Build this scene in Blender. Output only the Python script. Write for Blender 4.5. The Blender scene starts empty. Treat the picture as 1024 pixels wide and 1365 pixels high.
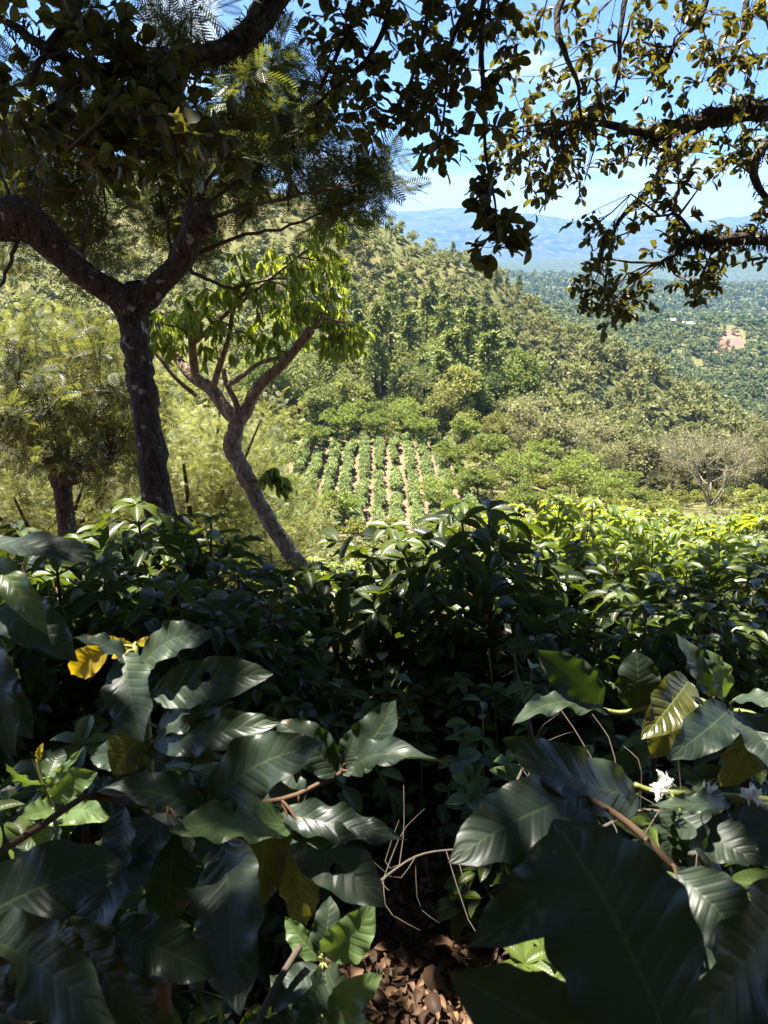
import bpy, math, random
import numpy as np
from mathutils import Vector, noise as mnoise

RNG = np.random.default_rng(11)
random.seed(5)
scene = bpy.context.scene
COL = scene.collection

# ------------------------------------------------------------------ camera
CAMZ, PITCH, F = 1.6, math.radians(18.0), 1024.0
SP, CP = math.sin(PITCH), math.cos(PITCH)

def C(px, py, d):
    """world point seen at (px,py) of the 1024x1365 photo, d metres along the lens axis"""
    a = (px - 512) / F; b = -(py - 682.5) / F
    return np.array([d * a, d * (CP + SP * b), CAMZ + d * (-SP + CP * b)])

def slope(py):
    b = -(py - 682.5) / F
    return (-SP + CP * b) / (CP + SP * b)

def upx(px, py):
    b = -(py - 682.5) / F
    return (px - 512) / F / (CP + SP * b)

cam = bpy.data.cameras.new('camera')
cam.sensor_fit = 'VERTICAL'; cam.sensor_height = 36; cam.sensor_width = 27
cam.lens = 36 * F / 1365
cam.clip_start = 0.02; cam.clip_end = 60000
cam.dof.use_dof = True; cam.dof.focus_distance = 4.0; cam.dof.aperture_fstop = 13
co = bpy.data.objects.new('camera', cam); COL.objects.link(co)
co.location = (0, 0, CAMZ); co.rotation_euler = (math.pi / 2 - PITCH, 0, 0)
scene.camera = co

# ------------------------------------------------------------------ terrain height
US = np.array([-.9, -.45, -.2, -.075, .05, .13, .25, .33, .42, .5, .9])
TAB = [  # distance, row of the photo the ground reaches there for each azimuth
 (15,   [806]*11), (30, [765]*11), (60, [735]*11),
 (85,   [690,690,698,704,706,706,712,712,706,706,706]),
 (125,  [560,565,580,592,596,606,646,670,672,672,674]),
 (170,  [500,505,520,536,548,570,622,648,656,656,664]),
 (250,  [385,388,405,428,458,490,562,592,622,628,645]),
 (330,  [232,236,250,272,326,372,462,498,542,585,630]),
 (430,  [270,280,300,330,400,440,520,560,600,620,650]),
 (600,  [330,340,350,390,440,480,520,545,565,575,600]),
 (750,  [330,340,350,380,430,450,470,490,505,515,540]),
 (900,  [330,340,350,375,415,430,435,440,448,455,470]),
 (1000, [330,340,350,370,405,415,415,424,432,438,450]),
 (1250, [350,360,370,390,425,435,440,446,450,455,460]),
 (1700, [360,365,370,380,400,410,418,420,424,428,430]),
 (2500, [360,360,360,362,368,372,378,380,384,386,390]),
 (3300, [370,370,370,370,372,374,378,380,382,384,386]),
 (4200, [385,385,385,384,382,380,378,378,378,378,376]),
 (4900, [360,360,360,358,352,346,350,342,334,338,340]),
 (5900, [366,366,366,366,362,358,360,354,350,352,354]),
 (7500, [330,330,330,330,332,334,336,334,330,330,330]),
 (9500, [285,280,286,292,279,282,296,299,294,292,285]),
 (12000,[300,300,300,300,300,300,305,305,305,305,305]),
]
YS = np.array([-40., 0.] + [t[0] for t in TAB])
ZT = np.array([[CAMZ + 12.4]*11, [0.0]*11] + [[CAMZ + slope(p) * y for p in row] for y, row in TAB])
LY = lambda y: np.where(y > 0, np.log1p(np.maximum(y, 0) / 30.0), y / 30.0)
LYS = LY(YS)
UF = np.linspace(-.9, .9, 181)
ZF = np.array([np.interp(UF, US, r) for r in ZT])
k = np.hanning(17); k /= k.sum()
ZF = np.array([np.convolve(np.pad(r, 8, mode='edge'), k, 'valid') for r in ZF])

def vnoise(x, y, f, seed=0.0):
    out = np.empty(len(x))
    for i in range(len(x)):
        out[i] = mnoise.noise((x[i] * f + seed, y[i] * f - seed, seed * .7))
    return out

def H0(x, y):
    x = np.atleast_1d(np.asarray(x, float)); y = np.atleast_1d(np.asarray(y, float))
    u = np.clip(x / np.maximum(y, 6.0), -.899, .899)
    fi = (u + .9) / 1.8 * 180; i0 = np.clip(fi.astype(int), 0, 179); fu = fi - i0
    ly = LY(y); j = np.clip(np.searchsorted(LYS, ly) - 1, 0, len(LYS) - 2)
    t = np.clip((ly - LYS[j]) / (LYS[j + 1] - LYS[j]), 0, 1)
    def row(jj): return ZF[jj, i0] * (1 - fu) + ZF[jj, i0 + 1] * fu
    p0, p1, p2, p3 = row(np.clip(j-1,0,len(LYS)-1)), row(j), row(j+1), row(np.clip(j+2,0,len(LYS)-1))
    d0 = LYS[np.clip(j-1,0,len(LYS)-1)]; d1 = LYS[j]; d2 = LYS[j+1]; d3 = LYS[np.clip(j+2,0,len(LYS)-1)]
    m1 = (p2 - p0) / np.maximum(d2 - d0, 1e-6) * (d2 - d1); m2 = (p3 - p1) / np.maximum(d3 - d1, 1e-6) * (d2 - d1)
    near = ly < LYS[3]
    z = (2*t**3-3*t**2+1)*p1 + (t**3-2*t**2+t)*m1 + (-2*t**3+3*t**2)*p2 + (t**3-t**2)*m2
    return np.where(y < 15, -0.35 * np.clip(y, -40, 15), z)

def H(x, y):
    z = H0(x, y); x = np.atleast_1d(np.asarray(x, float)); y = np.atleast_1d(np.asarray(y, float))
    r = np.maximum(y, 0)
    z = z + vnoise(x, y, 1.1, 3) * .05 * np.clip(1 - r / 40, 0, 1)
    z = z + vnoise(x, y, .035, 9) * np.clip((r - 130) / 150, 0, 1) * 3.5 * np.clip(1 - (r - 900) / 600, 0, 1)
    z = z + (vnoise(x, y, .0042, 21) * 22 + vnoise(x, y, .011, 4) * 9) * np.clip((r - 1100) / 600, 0, 1)
    z = z + (vnoise(x, y, .0012, 5) * 70 + vnoise(x, y, .0028, 6) * 42) * np.clip((r - 5200) / 2500, 0, 1)
    return z

def h1(x, y): return float(H([x], [y])[0])

# ------------------------------------------------------------------ materials
def newmat(name):
    m = bpy.data.materials.new(name); m.use_nodes = True
    nt = m.node_tree; nt.nodes.clear()
    return m, nt, nt.nodes, nt.links

def rgb(c): return (c[0], c[1], c[2], 1)

def foliage(name, c1, c2, trans=(.2, .3, .03), tf=.35, rough=.45, spec=.4, objcol=False, veins=False, bump=0.0, patch=0.0):
    m, nt, N, L = newmat(name)
    out = N.new('ShaderNodeOutputMaterial')
    at = N.new('ShaderNodeAttribute'); at.attribute_name = 'tint'
    mx = N.new('ShaderNodeMix'); mx.data_type = 'RGBA'
    mx.inputs[6].default_value = rgb(c1); mx.inputs[7].default_value = rgb(c2)
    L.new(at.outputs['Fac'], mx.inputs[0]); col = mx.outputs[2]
    tm = None
    if objcol:
        oi = N.new('ShaderNodeObjectInfo')
        m2 = N.new('ShaderNodeMix'); m2.data_type = 'RGBA'; m2.blend_type = 'MULTIPLY'; m2.inputs[0].default_value = 1
        L.new(col, m2.inputs[6]); L.new(oi.outputs['Color'], m2.inputs[7]); col = m2.outputs[2]
    bs = N.new('ShaderNodeBsdfPrincipled')
    bs.inputs['Roughness'].default_value = rough
    bs.inputs['Specular IOR Level'].default_value = spec
    if patch:
        tc0 = N.new('ShaderNodeTexCoord'); nz0 = N.new('ShaderNodeTexNoise'); nz0.inputs['Scale'].default_value = 35
        nz0.inputs['Detail'].default_value = 4
        L.new(tc0.outputs['Object'], nz0.inputs['Vector'])
        mr = N.new('ShaderNodeMapRange'); mr.inputs[1].default_value = .35; mr.inputs[2].default_value = .7
        mr.inputs[3].default_value = rough - patch; mr.inputs[4].default_value = rough + patch
        L.new(nz0.outputs['Fac'], mr.inputs[0]); L.new(mr.outputs[0], bs.inputs['Roughness'])
        m4 = N.new('ShaderNodeMix'); m4.data_type = 'RGBA'; m4.blend_type = 'MULTIPLY'; m4.inputs[0].default_value = 1
        rp = N.new('ShaderNodeMapRange'); rp.inputs[1].default_value = .3; rp.inputs[2].default_value = .7
        rp.inputs[3].default_value = .75; rp.inputs[4].default_value = 1.25
        L.new(nz0.outputs['Fac'], rp.inputs[0])
        L.new(col, m4.inputs[6]); L.new(rp.outputs[0], m4.inputs[7]); col = m4.outputs[2]
        # brown fungus spots, part of the leaf itself
        nz1 = N.new('ShaderNodeTexNoise'); nz1.inputs['Scale'].default_value = 60; nz1.inputs['Detail'].default_value = 2
        L.new(tc0.outputs['Object'], nz1.inputs['Vector'])
        r1 = N.new('ShaderNodeMapRange'); r1.inputs[1].default_value = .73; r1.inputs[2].default_value = .77
        L.new(nz1.outputs['Fac'], r1.inputs[0])
        m5 = N.new('ShaderNodeMix'); m5.data_type = 'RGBA'; m5.inputs[7].default_value = (.10, .055, .02, 1)
        L.new(r1.outputs[0], m5.inputs[0]); L.new(col, m5.inputs[6]); col = m5.outputs[2]
    if veins:
        uv = N.new('ShaderNodeUVMap'); sx = N.new('ShaderNodeSeparateXYZ'); L.new(uv.outputs[0], sx.inputs[0])
        ab = N.new('ShaderNodeMath'); ab.operation = 'ABSOLUTE'; L.new(sx.outputs[0], ab.inputs[0])
        # lateral veins: fract(n*(t - .22*|s|))
        a1 = N.new('ShaderNodeMath'); a1.operation = 'MULTIPLY_ADD'; L.new(ab.outputs[0], a1.inputs[0]); a1.inputs[1].default_value = -.17
        L.new(sx.outputs[1], a1.inputs[2])
        a2 = N.new('ShaderNodeMath'); a2.operation = 'MULTIPLY'; a2.inputs[1].default_value = 10.0; L.new(a1.outputs[0], a2.inputs[0])
        a3 = N.new('ShaderNodeMath'); a3.operation = 'PINGPONG'; a3.inputs[1].default_value = .5; L.new(a2.outputs[0], a3.inputs[0])
        lat = N.new('ShaderNodeMapRange'); lat.inputs[1].default_value = .0; lat.inputs[2].default_value = .05
        lat.inputs[3].default_value = .14 * float(veins); lat.inputs[4].default_value = 0; L.new(a3.outputs[0], lat.inputs[0])
        mid = N.new('ShaderNodeMapRange'); mid.inputs[1].default_value = .02; mid.inputs[2].default_value = .055
        mid.inputs[3].default_value = .55 * float(veins); mid.inputs[4].default_value = 0; L.new(ab.outputs[0], mid.inputs[0])
        mxv = N.new('ShaderNodeMath'); mxv.operation = 'MAXIMUM'; L.new(lat.outputs[0], mxv.inputs[0]); L.new(mid.outputs[0], mxv.inputs[1])
        m3 = N.new('ShaderNodeMix'); m3.data_type = 'RGBA'; m3.inputs[7].default_value = (.17, .21, .07, 1)
        L.new(mxv.outputs[0], m3.inputs[0]); L.new(col, m3.inputs[6]); col = m3.outputs[2]
        if bump:
            b2 = N.new('ShaderNodeMapRange'); b2.interpolation_type = 'SMOOTHERSTEP'
            b2.inputs[1].default_value = 0; b2.inputs[2].default_value = .3; L.new(a3.outputs[0], b2.inputs[0])
            bp = N.new('ShaderNodeBump'); bp.inputs['Strength'].default_value = bump; bp.inputs['Distance'].default_value = .004
            L.new(b2.outputs[0], bp.inputs['Height']); L.new(bp.outputs[0], bs.inputs['Normal'])
    L.new(col, bs.inputs['Base Color'])
    if tf > 0:
        tr = N.new('ShaderNodeBsdfTranslucent')
        if objcol:
            mt = N.new('ShaderNodeMix'); mt.data_type = 'RGBA'; mt.blend_type = 'MULTIPLY'; mt.inputs[0].default_value = 1
            mt.inputs[6].default_value = rgb(trans); L.new(oi.outputs['Color'], mt.inputs[7]); L.new(mt.outputs[2], tr.inputs[0])
        else:
            tr.inputs[0].default_value = rgb(trans)
        mi = N.new('ShaderNodeMixShader'); mi.inputs[0].default_value = tf
        L.new(bs.outputs[0], mi.inputs[1]); L.new(tr.outputs[0], mi.inputs[2]); L.new(mi.outputs[0], out.inputs[0])
    else:
        L.new(bs.outputs[0], out.inputs[0])
    return m

def bark(name, c1, c2, lichen=(.3, .3, .26), lich=.62, scale=8, bumpd=.02, stretch=.25):
    m, nt, N, L = newmat(name)
    out = N.new('ShaderNodeOutputMaterial'); bs = N.new('ShaderNodeBsdfPrincipled'); L.new(bs.outputs[0], out.inputs[0])
    bs.inputs['Roughness'].default_value = .9; bs.inputs['Specular IOR Level'].default_value = .15
    tc = N.new('ShaderNodeTexCoord'); mp = N.new('ShaderNodeMapping'); mp.inputs['Scale'].default_value = (1, 1, stretch)
    L.new(tc.outputs['Object'], mp.inputs[0])
    n1 = N.new('ShaderNodeTexNoise'); n1.inputs['Scale'].default_value = scale * 2.2; n1.inputs['Detail'].default_value = 8
    n1.inputs['Roughness'].default_value = .7; L.new(mp.outputs[0], n1.inputs['Vector'])
    cr = N.new('ShaderNodeValToRGB'); cr.color_ramp.elements[0].position = .35; cr.color_ramp.elements[1].position = .68
    cr.color_ramp.elements[0].color = rgb(c1); cr.color_ramp.elements[1].color = rgb(c2); L.new(n1.outputs['Fac'], cr.inputs[0])
    n2 = N.new('ShaderNodeTexNoise'); n2.inputs['Scale'].default_value = scale * .9; n2.inputs['Detail'].default_value = 5
    L.new(tc.outputs['Object'], n2.inputs['Vector'])
    mr = N.new('ShaderNodeMapRange'); mr.inputs[1].default_value = lich; mr.inputs[2].default_value = lich + .05; L.new(n2.outputs['Fac'], mr.inputs[0])
    mx = N.new('ShaderNodeMix'); mx.data_type = 'RGBA'; mx.inputs[7].default_value = rgb(lichen)
    L.new(mr.outputs[0], mx.inputs[0]); L.new(cr.outputs[0], mx.inputs[6]); L.new(mx.outputs[2], bs.inputs['Base Color'])
    vo = N.new('ShaderNodeTexVoronoi'); vo.feature = 'DISTANCE_TO_EDGE'; vo.inputs['Scale'].default_value = scale * 2.5
    L.new(mp.outputs[0], vo.inputs['Vector'])
    vr = N.new('ShaderNodeMapRange'); vr.inputs[1].default_value = 0; vr.inputs[2].default_value = .2; L.new(vo.outputs[0], vr.inputs[0])
    ad = N.new('ShaderNodeMath'); ad.operation = 'MULTIPLY_ADD'; ad.inputs[1].default_value = .5; L.new(vr.outputs[0], ad.inputs[0]); L.new(n1.outputs['Fac'], ad.inputs[2])
    bp = N.new('ShaderNodeBump'); bp.inputs['Strength'].default_value = 1; bp.inputs['Distance'].default_value = bumpd
    L.new(ad.outputs[0], bp.inputs['Height']); L.new(bp.outputs[0], bs.inputs['Normal'])
    return m

def noisy(name, stops, scale, detail=8, rough=.95, bumpd=0, scale2=None, stops2=None, mixlo=.45, mixhi=.6, spec=.1):
    m, nt, N, L = newmat(name)
    out = N.new('ShaderNodeOutputMaterial'); bs = N.new('ShaderNodeBsdfPrincipled'); L.new(bs.outputs[0], out.inputs[0])
    bs.inputs['Roughness'].default_value = rough; bs.inputs['Specular IOR Level'].default_value = spec
    ge = N.new('ShaderNodeNewGeometry')
    def ramp(st, sc):
        n1 = N.new('ShaderNodeTexNoise'); n1.inputs['Scale'].default_value = sc; n1.inputs['Detail'].default_value = detail
        n1.inputs['Roughness'].default_value = .65; L.new(ge.outputs['Position'], n1.inputs['Vector'])
        cr = N.new('ShaderNodeValToRGB'); e = cr.color_ramp.elements
        while len(e) < len(st): e.new(.5)
        for q, (p, c) in enumerate(st): e[q].position = p; e[q].color = rgb(c)
        L.new(n1.outputs['Fac'], cr.inputs[0]); return n1, cr
    n1, cr = ramp(stops, scale); col = cr.outputs[0]
    if scale2:
        n2, cr2 = ramp(stops2, scale * .7)
        n3 = N.new('ShaderNodeTexNoise'); n3.inputs['Scale'].default_value = scale2; n3.inputs['Detail'].default_value = 6; L.new(ge.outputs['Position'], n3.inputs['Vector'])
        mr = N.new('ShaderNodeMapRange'); mr.inputs[1].default_value = mixlo; mr.inputs[2].default_value = mixhi; L.new(n3.outputs['Fac'], mr.inputs[0])
        mx = N.new('ShaderNodeMix'); mx.data_type = 'RGBA'; L.new(mr.outputs[0], mx.inputs[0]); L.new(col, mx.inputs[6]); L.new(cr2.outputs[0], mx.inputs[7]); col = mx.outputs[2]
    L.new(col, bs.inputs['Base Color'])
    if bumpd:
        bp = N.new('ShaderNodeBump'); bp.inputs['Distance'].default_value = bumpd; bp.inputs['Strength'].default_value = 1
        L.new(n1.outputs['Fac'], bp.inputs['Height']); L.new(bp.outputs[0], bs.inputs['Normal'])
    return m

def plain(name, c, rough=.7, spec=.3):
    m, nt, N, L = newmat(name)
    out = N.new('ShaderNodeOutputMaterial'); bs = N.new('ShaderNodeBsdfPrincipled'); L.new(bs.outputs[0], out.inputs[0])
    tc = N.new('ShaderNodeTexCoord'); nz = N.new('ShaderNodeTexNoise'); nz.inputs['Scale'].default_value = 30
    L.new(tc.outputs['Object'], nz.inputs['Vector'])
    mx = N.new('ShaderNodeMix'); mx.data_type = 'RGBA'; mx.inputs[6].default_value = rgb([v * .7 for v in c]); mx.inputs[7].default_value = rgb([min(1, v * 1.25) for v in c])
    L.new(nz.outputs['Fac'], mx.inputs[0]); L.new(mx.outputs[2], bs.inputs['Base Color'])
    bs.inputs['Roughness'].default_value = rough; bs.inputs['Specular IOR Level'].default_value = spec
    return m

M = dict(
 hero=foliage('waxy coffee leaf', (.013, .021, .014), (.032, .047, .026), trans=(.12, .22, .01), tf=.08, rough=.43, spec=.36, veins=.3, bump=.16, patch=.12),
 young=foliage('young coffee leaf', (.055, .09, .032), (.085, .125, .04), trans=(.26, .38, .04), tf=.2, rough=.38, spec=.5, veins=.8, bump=.15, patch=.08),
 yellow=foliage('yellowing coffee leaf', (.26, .2, .012), (.34, .24, .015), trans=(.6, .4, .01), tf=.35, rough=.4, spec=.45, veins=True, bump=.35, patch=.06),
 olive=foliage('old olive coffee leaf', (.035, .04, .008), (.06, .06, .012), trans=(.25, .24, .02), tf=.22, rough=.3, spec=.5, veins=True, bump=.35, patch=.06),
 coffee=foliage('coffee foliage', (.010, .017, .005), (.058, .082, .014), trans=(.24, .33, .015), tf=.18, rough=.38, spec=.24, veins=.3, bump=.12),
 coffee_lit=foliage('sunlit coffee foliage', (.06, .10, .018), (.13, .17, .025), trans=(.42, .48, .03), tf=.38, rough=.42, spec=.45, veins=True),  # the coffee foliage again, with sunlight put into a lighter leaf colour
 oak=foliage('oak foliage', (.014, .02, .009), (.055, .055, .016), trans=(.26, .23, .02), tf=.24, rough=.5, spec=.35),
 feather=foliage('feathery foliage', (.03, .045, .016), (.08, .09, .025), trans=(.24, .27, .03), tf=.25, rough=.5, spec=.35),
 featherlit=foliage('sunlit feathery foliage', (.05, .065, .018), (.20, .195, .07), trans=(.38, .375, .085), tf=.34, rough=.5, spec=.4, objcol=True),  # backlit yellow-green of the sunny trees painted into the leaf colour
 droop=foliage('drooping glossy foliage', (.035, .06, .015), (.12, .165, .028), trans=(.48, .56, .05), tf=.40, rough=.33, spec=.5),
 far=foliage('hillside foliage', (.085, .098, .036), (.26, .26, .11), trans=(.34, .35, .10), tf=.3, rough=.6, spec=.25, objcol=True),
 pine=foliage('pine needles', (.085, .12, .055), (.20, .235, .10), trans=(.26, .33, .09), tf=.2, rough=.6, spec=.25, objcol=True),
 rowcoffee=foliage('row coffee foliage', (.07, .11, .045), (.22, .28, .12), trans=(.3, .38, .08), tf=.25, rough=.55, spec=.25, objcol=True),
 litter=foliage('dead leaf litter', (.03, .016, .009), (.20, .115, .06), trans=(.3, .15, .05), tf=.12, rough=.65, spec=.25),
 weed=foliage('weed foliage', (.03, .06, .014), (.08, .13, .03), trans=(.28, .4, .03), tf=.3, rough=.42, spec=.4),
 petal=foliage('white coffee petals', (.78, .77, .70), (.85, .84, .8), trans=(.8, .78, .7), tf=.3, rough=.6, spec=.2),
 barkdark=bark('ridged dark bark', (.028, .022, .017), (.15, .118, .09), (.40, .36, .30), .62, 11, .03, .3),
 barktan=bark('tan bark', (.10, .07, .05), (.47, .35, .24), (.36, .33, .28), .68, 9, .012, .5),  # contrast raised so the light patches stand in for sun on the trunk
 barkoak=bark('mossy oak bark', (.022, .018, .015), (.075, .06, .045), (.12, .125, .075), .55, 9, .02, .5),
 barkgrey=bark('grey bark', (.14, .12, .10), (.3, .27, .23), (.4, .38, .34), .7, 6, .02, .4),
 barkpale=bark('pale bark', (.17, .15, .11), (.30, .27, .21), (.32, .30, .25), .7, 6, .02, .4),
 twig=plain('green twig', (.16, .18, .05), .5), twigbrown=plain('brown twig', (.10, .065, .04), .8, .1),
 drytwig=plain('dry twig', (.075, .06, .045), .85, .1),
 moss=plain('grey green moss', (.08, .085, .045), .95, .05),
 soil=noisy('forest floor', [(.3, (.02, .012, .008)), (.55, (.065, .04, .025)), (.8, (.15, .095, .06))], 14, bumpd=.03),
 hill=noisy('dry hill grass', [(.3, (.06, .062, .025)), (.5, (.12, .115, .045)), (.7, (.20, .165, .07))], .35, bumpd=.25, scale2=.03,
            stops2=[(.3, (.06, .075, .028)), (.6, (.12, .13, .045)), (.8, (.2, .17, .08))]),
 farhill=noisy('wooded far hills', [(.35, (.022, .035, .018)), (.5, (.045, .06, .03)), (.66, (.09, .10, .05))], .045, bumpd=3.0, scale2=.003,
            stops2=[(.3, (.03, .045, .022)), (.7, (.06, .075, .035))]),
 mount=noisy('mountain woods', [(.38, (.008, .016, .012)), (.5, (.028, .038, .024)), (.66, (.10, .10, .06))], .012, bumpd=10, scale2=.0012,
            stops2=[(.35, (.025, .035, .02)), (.7, (.07, .075, .04))]),
 earth=noisy('bare red earth', [(.3, (.15, .075, .055)), (.7, (.27, .155, .115))], .12, bumpd=.4),
 rowsoil=noisy('dry plantation soil', [(.3, (.12, .08, .05)), (.7, (.25, .175, .115))], .8, bumpd=.1),
 wallw=plain('limewash', (.34, .32, .28), .9), tin=plain('pale tin roof', (.32, .29, .26), .5), dark=plain('dark opening', (.03, .03, .03), .5),
)

# ------------------------------------------------------------------ mesh collector
class MB:
    def __init__(s): s.V = []; s.Q = []; s.T = []; s.U = []; s.n = 0
    def add(s, v, q, tint=None, uv=None):
        v = np.asarray(v, float).reshape(-1, 3); q = np.asarray(q, np.int64).reshape(-1, 4)
        s.V.append(v); s.Q.append(q + s.n)
        s.T.append(np.full(len(v), .5) if tint is None else np.broadcast_to(np.asarray(tint, float), (len(v),)))
        s.U.append(np.zeros((len(v), 2)) if uv is None else np.asarray(uv, float).reshape(-1, 2))
        s.n += len(v)
    def mesh(s, name, mat, origin=(0, 0, 0), smooth=True):
        V = np.concatenate(s.V) - np.asarray(origin, float); Q = np.concatenate(s.Q)
        me = bpy.data.meshes.new(name)
        me.vertices.add(len(V)); me.vertices.foreach_set('co', V.astype(np.float32).ravel())
        me.loops.add(Q.size); me.loops.foreach_set('vertex_index', Q.astype(np.int32).ravel())
        me.polygons.add(len(Q)); me.polygons.foreach_set('loop_start', np.arange(0, Q.size, 4, dtype=np.int32))
        me.polygons.foreach_set('use_smooth', np.full(len(Q), smooth))
        me.update(calc_edges=True)
        a = me.attributes.new('tint', 'FLOAT', 'POINT'); a.data.foreach_set('value', np.concatenate(s.T).astype(np.float32))
        ul = me.uv_layers.new(name='UVMap'); U = np.concatenate(s.U)[Q.ravel()]
        ul.data.foreach_set('uv', U.astype(np.float32).ravel())
        me.materials.append(mat)
        return me
    def build(s, name, mat, parent=None, root=None, smooth=True):
        """one mesh object; its vertices are given in world space, root is the thing's Empty"""
        org = np.array(root.location) if root is not None else (0, 0, 0)
        return link(name, s.mesh(name, mat, org, smooth), parent)

def link(name, me, parent=None):
    o = bpy.data.objects.new(name, me); COL.objects.link(o)
    if parent is not None: o.parent = parent
    return o

def tag(o, label=None, cat=None, group=None, kind=None):
    if label: o['label'] = label
    if cat: o['category'] = cat
    if group: o['group'] = group
    if kind: o['kind'] = kind
    return o

def thing(name, loc, label, cat, group=None, rz=0, sc=1.0):
    o = bpy.data.objects.new(name, None); COL.objects.link(o)
    o.location = tuple(float(v) for v in loc); o.rotation_euler = (0, 0, rz)
    o.scale = (sc, sc, sc) if np.isscalar(sc) else sc
    o.empty_display_size = .2
    return tag(o, label, cat, group)

def nrm(a): return a / np.maximum(np.linalg.norm(a, axis=-1, keepdims=True), 1e-9)

def resample(pts, n):
    pts = np.asarray(pts, float)
    m = len(pts)
    if m < 3:
        t = np.linspace(0, 1, n)[:, None]; return pts[0] * (1 - t) + pts[-1] * t
    P = np.vstack([2 * pts[0] - pts[1], pts, 2 * pts[-1] - pts[-2]])
    out = []
    for q in np.linspace(0, m - 1, n):
        i = min(int(q), m - 2); t = q - i
        a, b, c, d = P[i], P[i+1], P[i+2], P[i+3]
        out.append(.5 * ((2*b) + (-a + c) * t + (2*a - 5*b + 4*c - d) * t*t + (-a + 3*b - 3*c + d) * t**3))
    return np.array(out)

def tube(mb, pts, radii, sides=6, rough=0.0, tint=.5, cap=True):
    pts = np.asarray(pts, float); n = len(pts)
    r = np.interp(np.linspace(0, 1, n), np.linspace(0, 1, len(radii)), radii)
    T = nrm(np.gradient(pts, axis=0))
    up = np.array([0, 0, 1.]) if abs(T[0][2]) < .9 else np.array([1., 0, 0])
    A = np.cross(T[0], up); A /= np.linalg.norm(A); rings = []
    for i in range(n):
        A = A - T[i] * A.dot(T[i]); A /= max(np.linalg.norm(A), 1e-9); B = np.cross(T[i], A)
        an = np.arange(sides) * 2 * math.pi / sides
        rr = np.full(sides, r[i])
        if rough: rr = rr * (1 + rough * RNG.uniform(-1, 1, sides))
        rings.append(pts[i] + np.outer(np.cos(an) * rr, A) + np.outer(np.sin(an) * rr, B))
    if cap:
        rings.append(np.repeat(pts[-1:], sides, 0) + T[-1] * r[-1] * .3 + (rings[-1] - pts[-1]) * .15)
    V = np.concatenate(rings); m = len(rings)
    i = np.arange(m - 1)[:, None] * sides; j = np.arange(sides)[None]
    jn = (j + 1) % sides
    q = np.stack([i + j, i + jn, i + sides + jn, i + sides + j], -1).reshape(-1, 4)
    mb.add(V, q, tint)

# ------------------------------------------------------------------ leaf templates
def template(nt, ns, prof, fold=.12, arch=.12, wav=0.0, quilt=0.0):
    t = np.linspace(0, 1, nt + 1); s = np.linspace(-1, 1, ns + 1)
    tt, ss = np.meshgrid(t, s, indexing='ij')
    w = np.maximum(prof(tt), .02) * .5
    z = fold * np.abs(ss) * w + arch * (tt - tt ** 2 * 1.6) + wav * np.abs(ss) ** 2 * np.sin(tt * 21 + np.sign(ss)) + quilt * np.cos((tt - .17 * np.abs(ss)) * 20 * math.pi) * np.sin(np.abs(ss) * math.pi)
    V = np.stack([ss * w, tt, z], -1).reshape(-1, 3)
    i = np.arange(nt)[:, None] * (ns + 1); j = np.arange(ns)[None]
    q = np.stack([i + j, i + j + 1, i + ns + 2 + j, i + ns + 1 + j], -1).reshape(-1, 4)
    return V, q, np.stack([ss, tt], -1).reshape(-1, 2)

def pr(a, b):
    m = (a / (a + b)); pk = m ** a * (1 - m) ** b
    return lambda t: t ** a * (1 - t) ** b / pk
T_COF = template(7, 4, pr(.75, .8), .25, .16, .015)
T_COFLO = template(4, 2, pr(.75, .8), .25, .2)
T_OAK = template(6, 2, lambda t: np.where(t > .97, .25, pr(.85, .5)(np.clip(t, 0, .985))), .25, .12)
T_LANCE = template(5, 2, pr(.8, .8), .3, .3)
T_FAR = template(2, 1, lambda t: np.where((t > .2) & (t < .8), 1.0, .25), 0, .15)
T_DEAD = template(5, 3, pr(.7, .7), .55, .35, .06)

def frond_template(pairs, ll, lw):
    V, Q = [], []
    n = 0
    for k in range(pairs):
        t = .12 + .88 * k / pairs
        z = .12 * t - .35 * t * t
        L = ll * math.sin(math.pi * (.18 + .78 * t)) ** .8 + .02
        for sgn in (-1, 1):
            d = np.array([sgn * .78, .62, -.12]); p = np.array([0, t, z]); w = np.array([-sgn * .62, .78, 0]) * lw
            V += [p, p + d * L * .45 + w, p + d * L, p + d * L * .45 - w]; Q.append([n, n + 1, n + 2, n + 3]); n += 4
    for k in range(4):
        t0, t1 = k / 4, (k + 1) / 4
        f = lambda t: .12 * t - .35 * t * t
        V += [(-.008, t0, f(t0)), (.008, t0, f(t0)), (.006, t1, f(t1)), (-.006, t1, f(t1))]; Q.append([n, n + 1, n + 2, n + 3]); n += 4
    V = np.array(V, float)
    return V, np.array(Q), np.zeros((len(V), 2))
T_FROND = frond_template(11, .34, .022)
T_FRONDLO = frond_template(7, .36, .035)

def leaves(mb, tpl, O, D, N, L, W, tint):
    O = np.asarray(O, float); n = len(O)
    if n == 0: return
    V, Q, U = tpl
    D = nrm(np.asarray(D, float)); N = np.broadcast_to(np.asarray(N, float), (n, 3))
    X = nrm(np.cross(D, N)); Z = np.cross(X, D)
    L = np.broadcast_to(L, (n,)); W = np.broadcast_to(W, (n,))
    P = O[:, None] + X[:, None] * (V[None, :, :1] * W[:, None, None]) + D[:, None] * (V[None, :, 1:2] * L[:, None, None]) + Z[:, None] * (V[None, :, 2:3] * L[:, None, None])
    q = (Q[None] + (np.arange(n) * len(V))[:, None, None]).reshape(-1, 4)
    mb.add(P.reshape(-1, 3), q, np.repeat(np.broadcast_to(tint, (n,)), len(V)), np.tile(U, (n, 1)))

def rv(n): return nrm(RNG.normal(size=(n, 3)))

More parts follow.
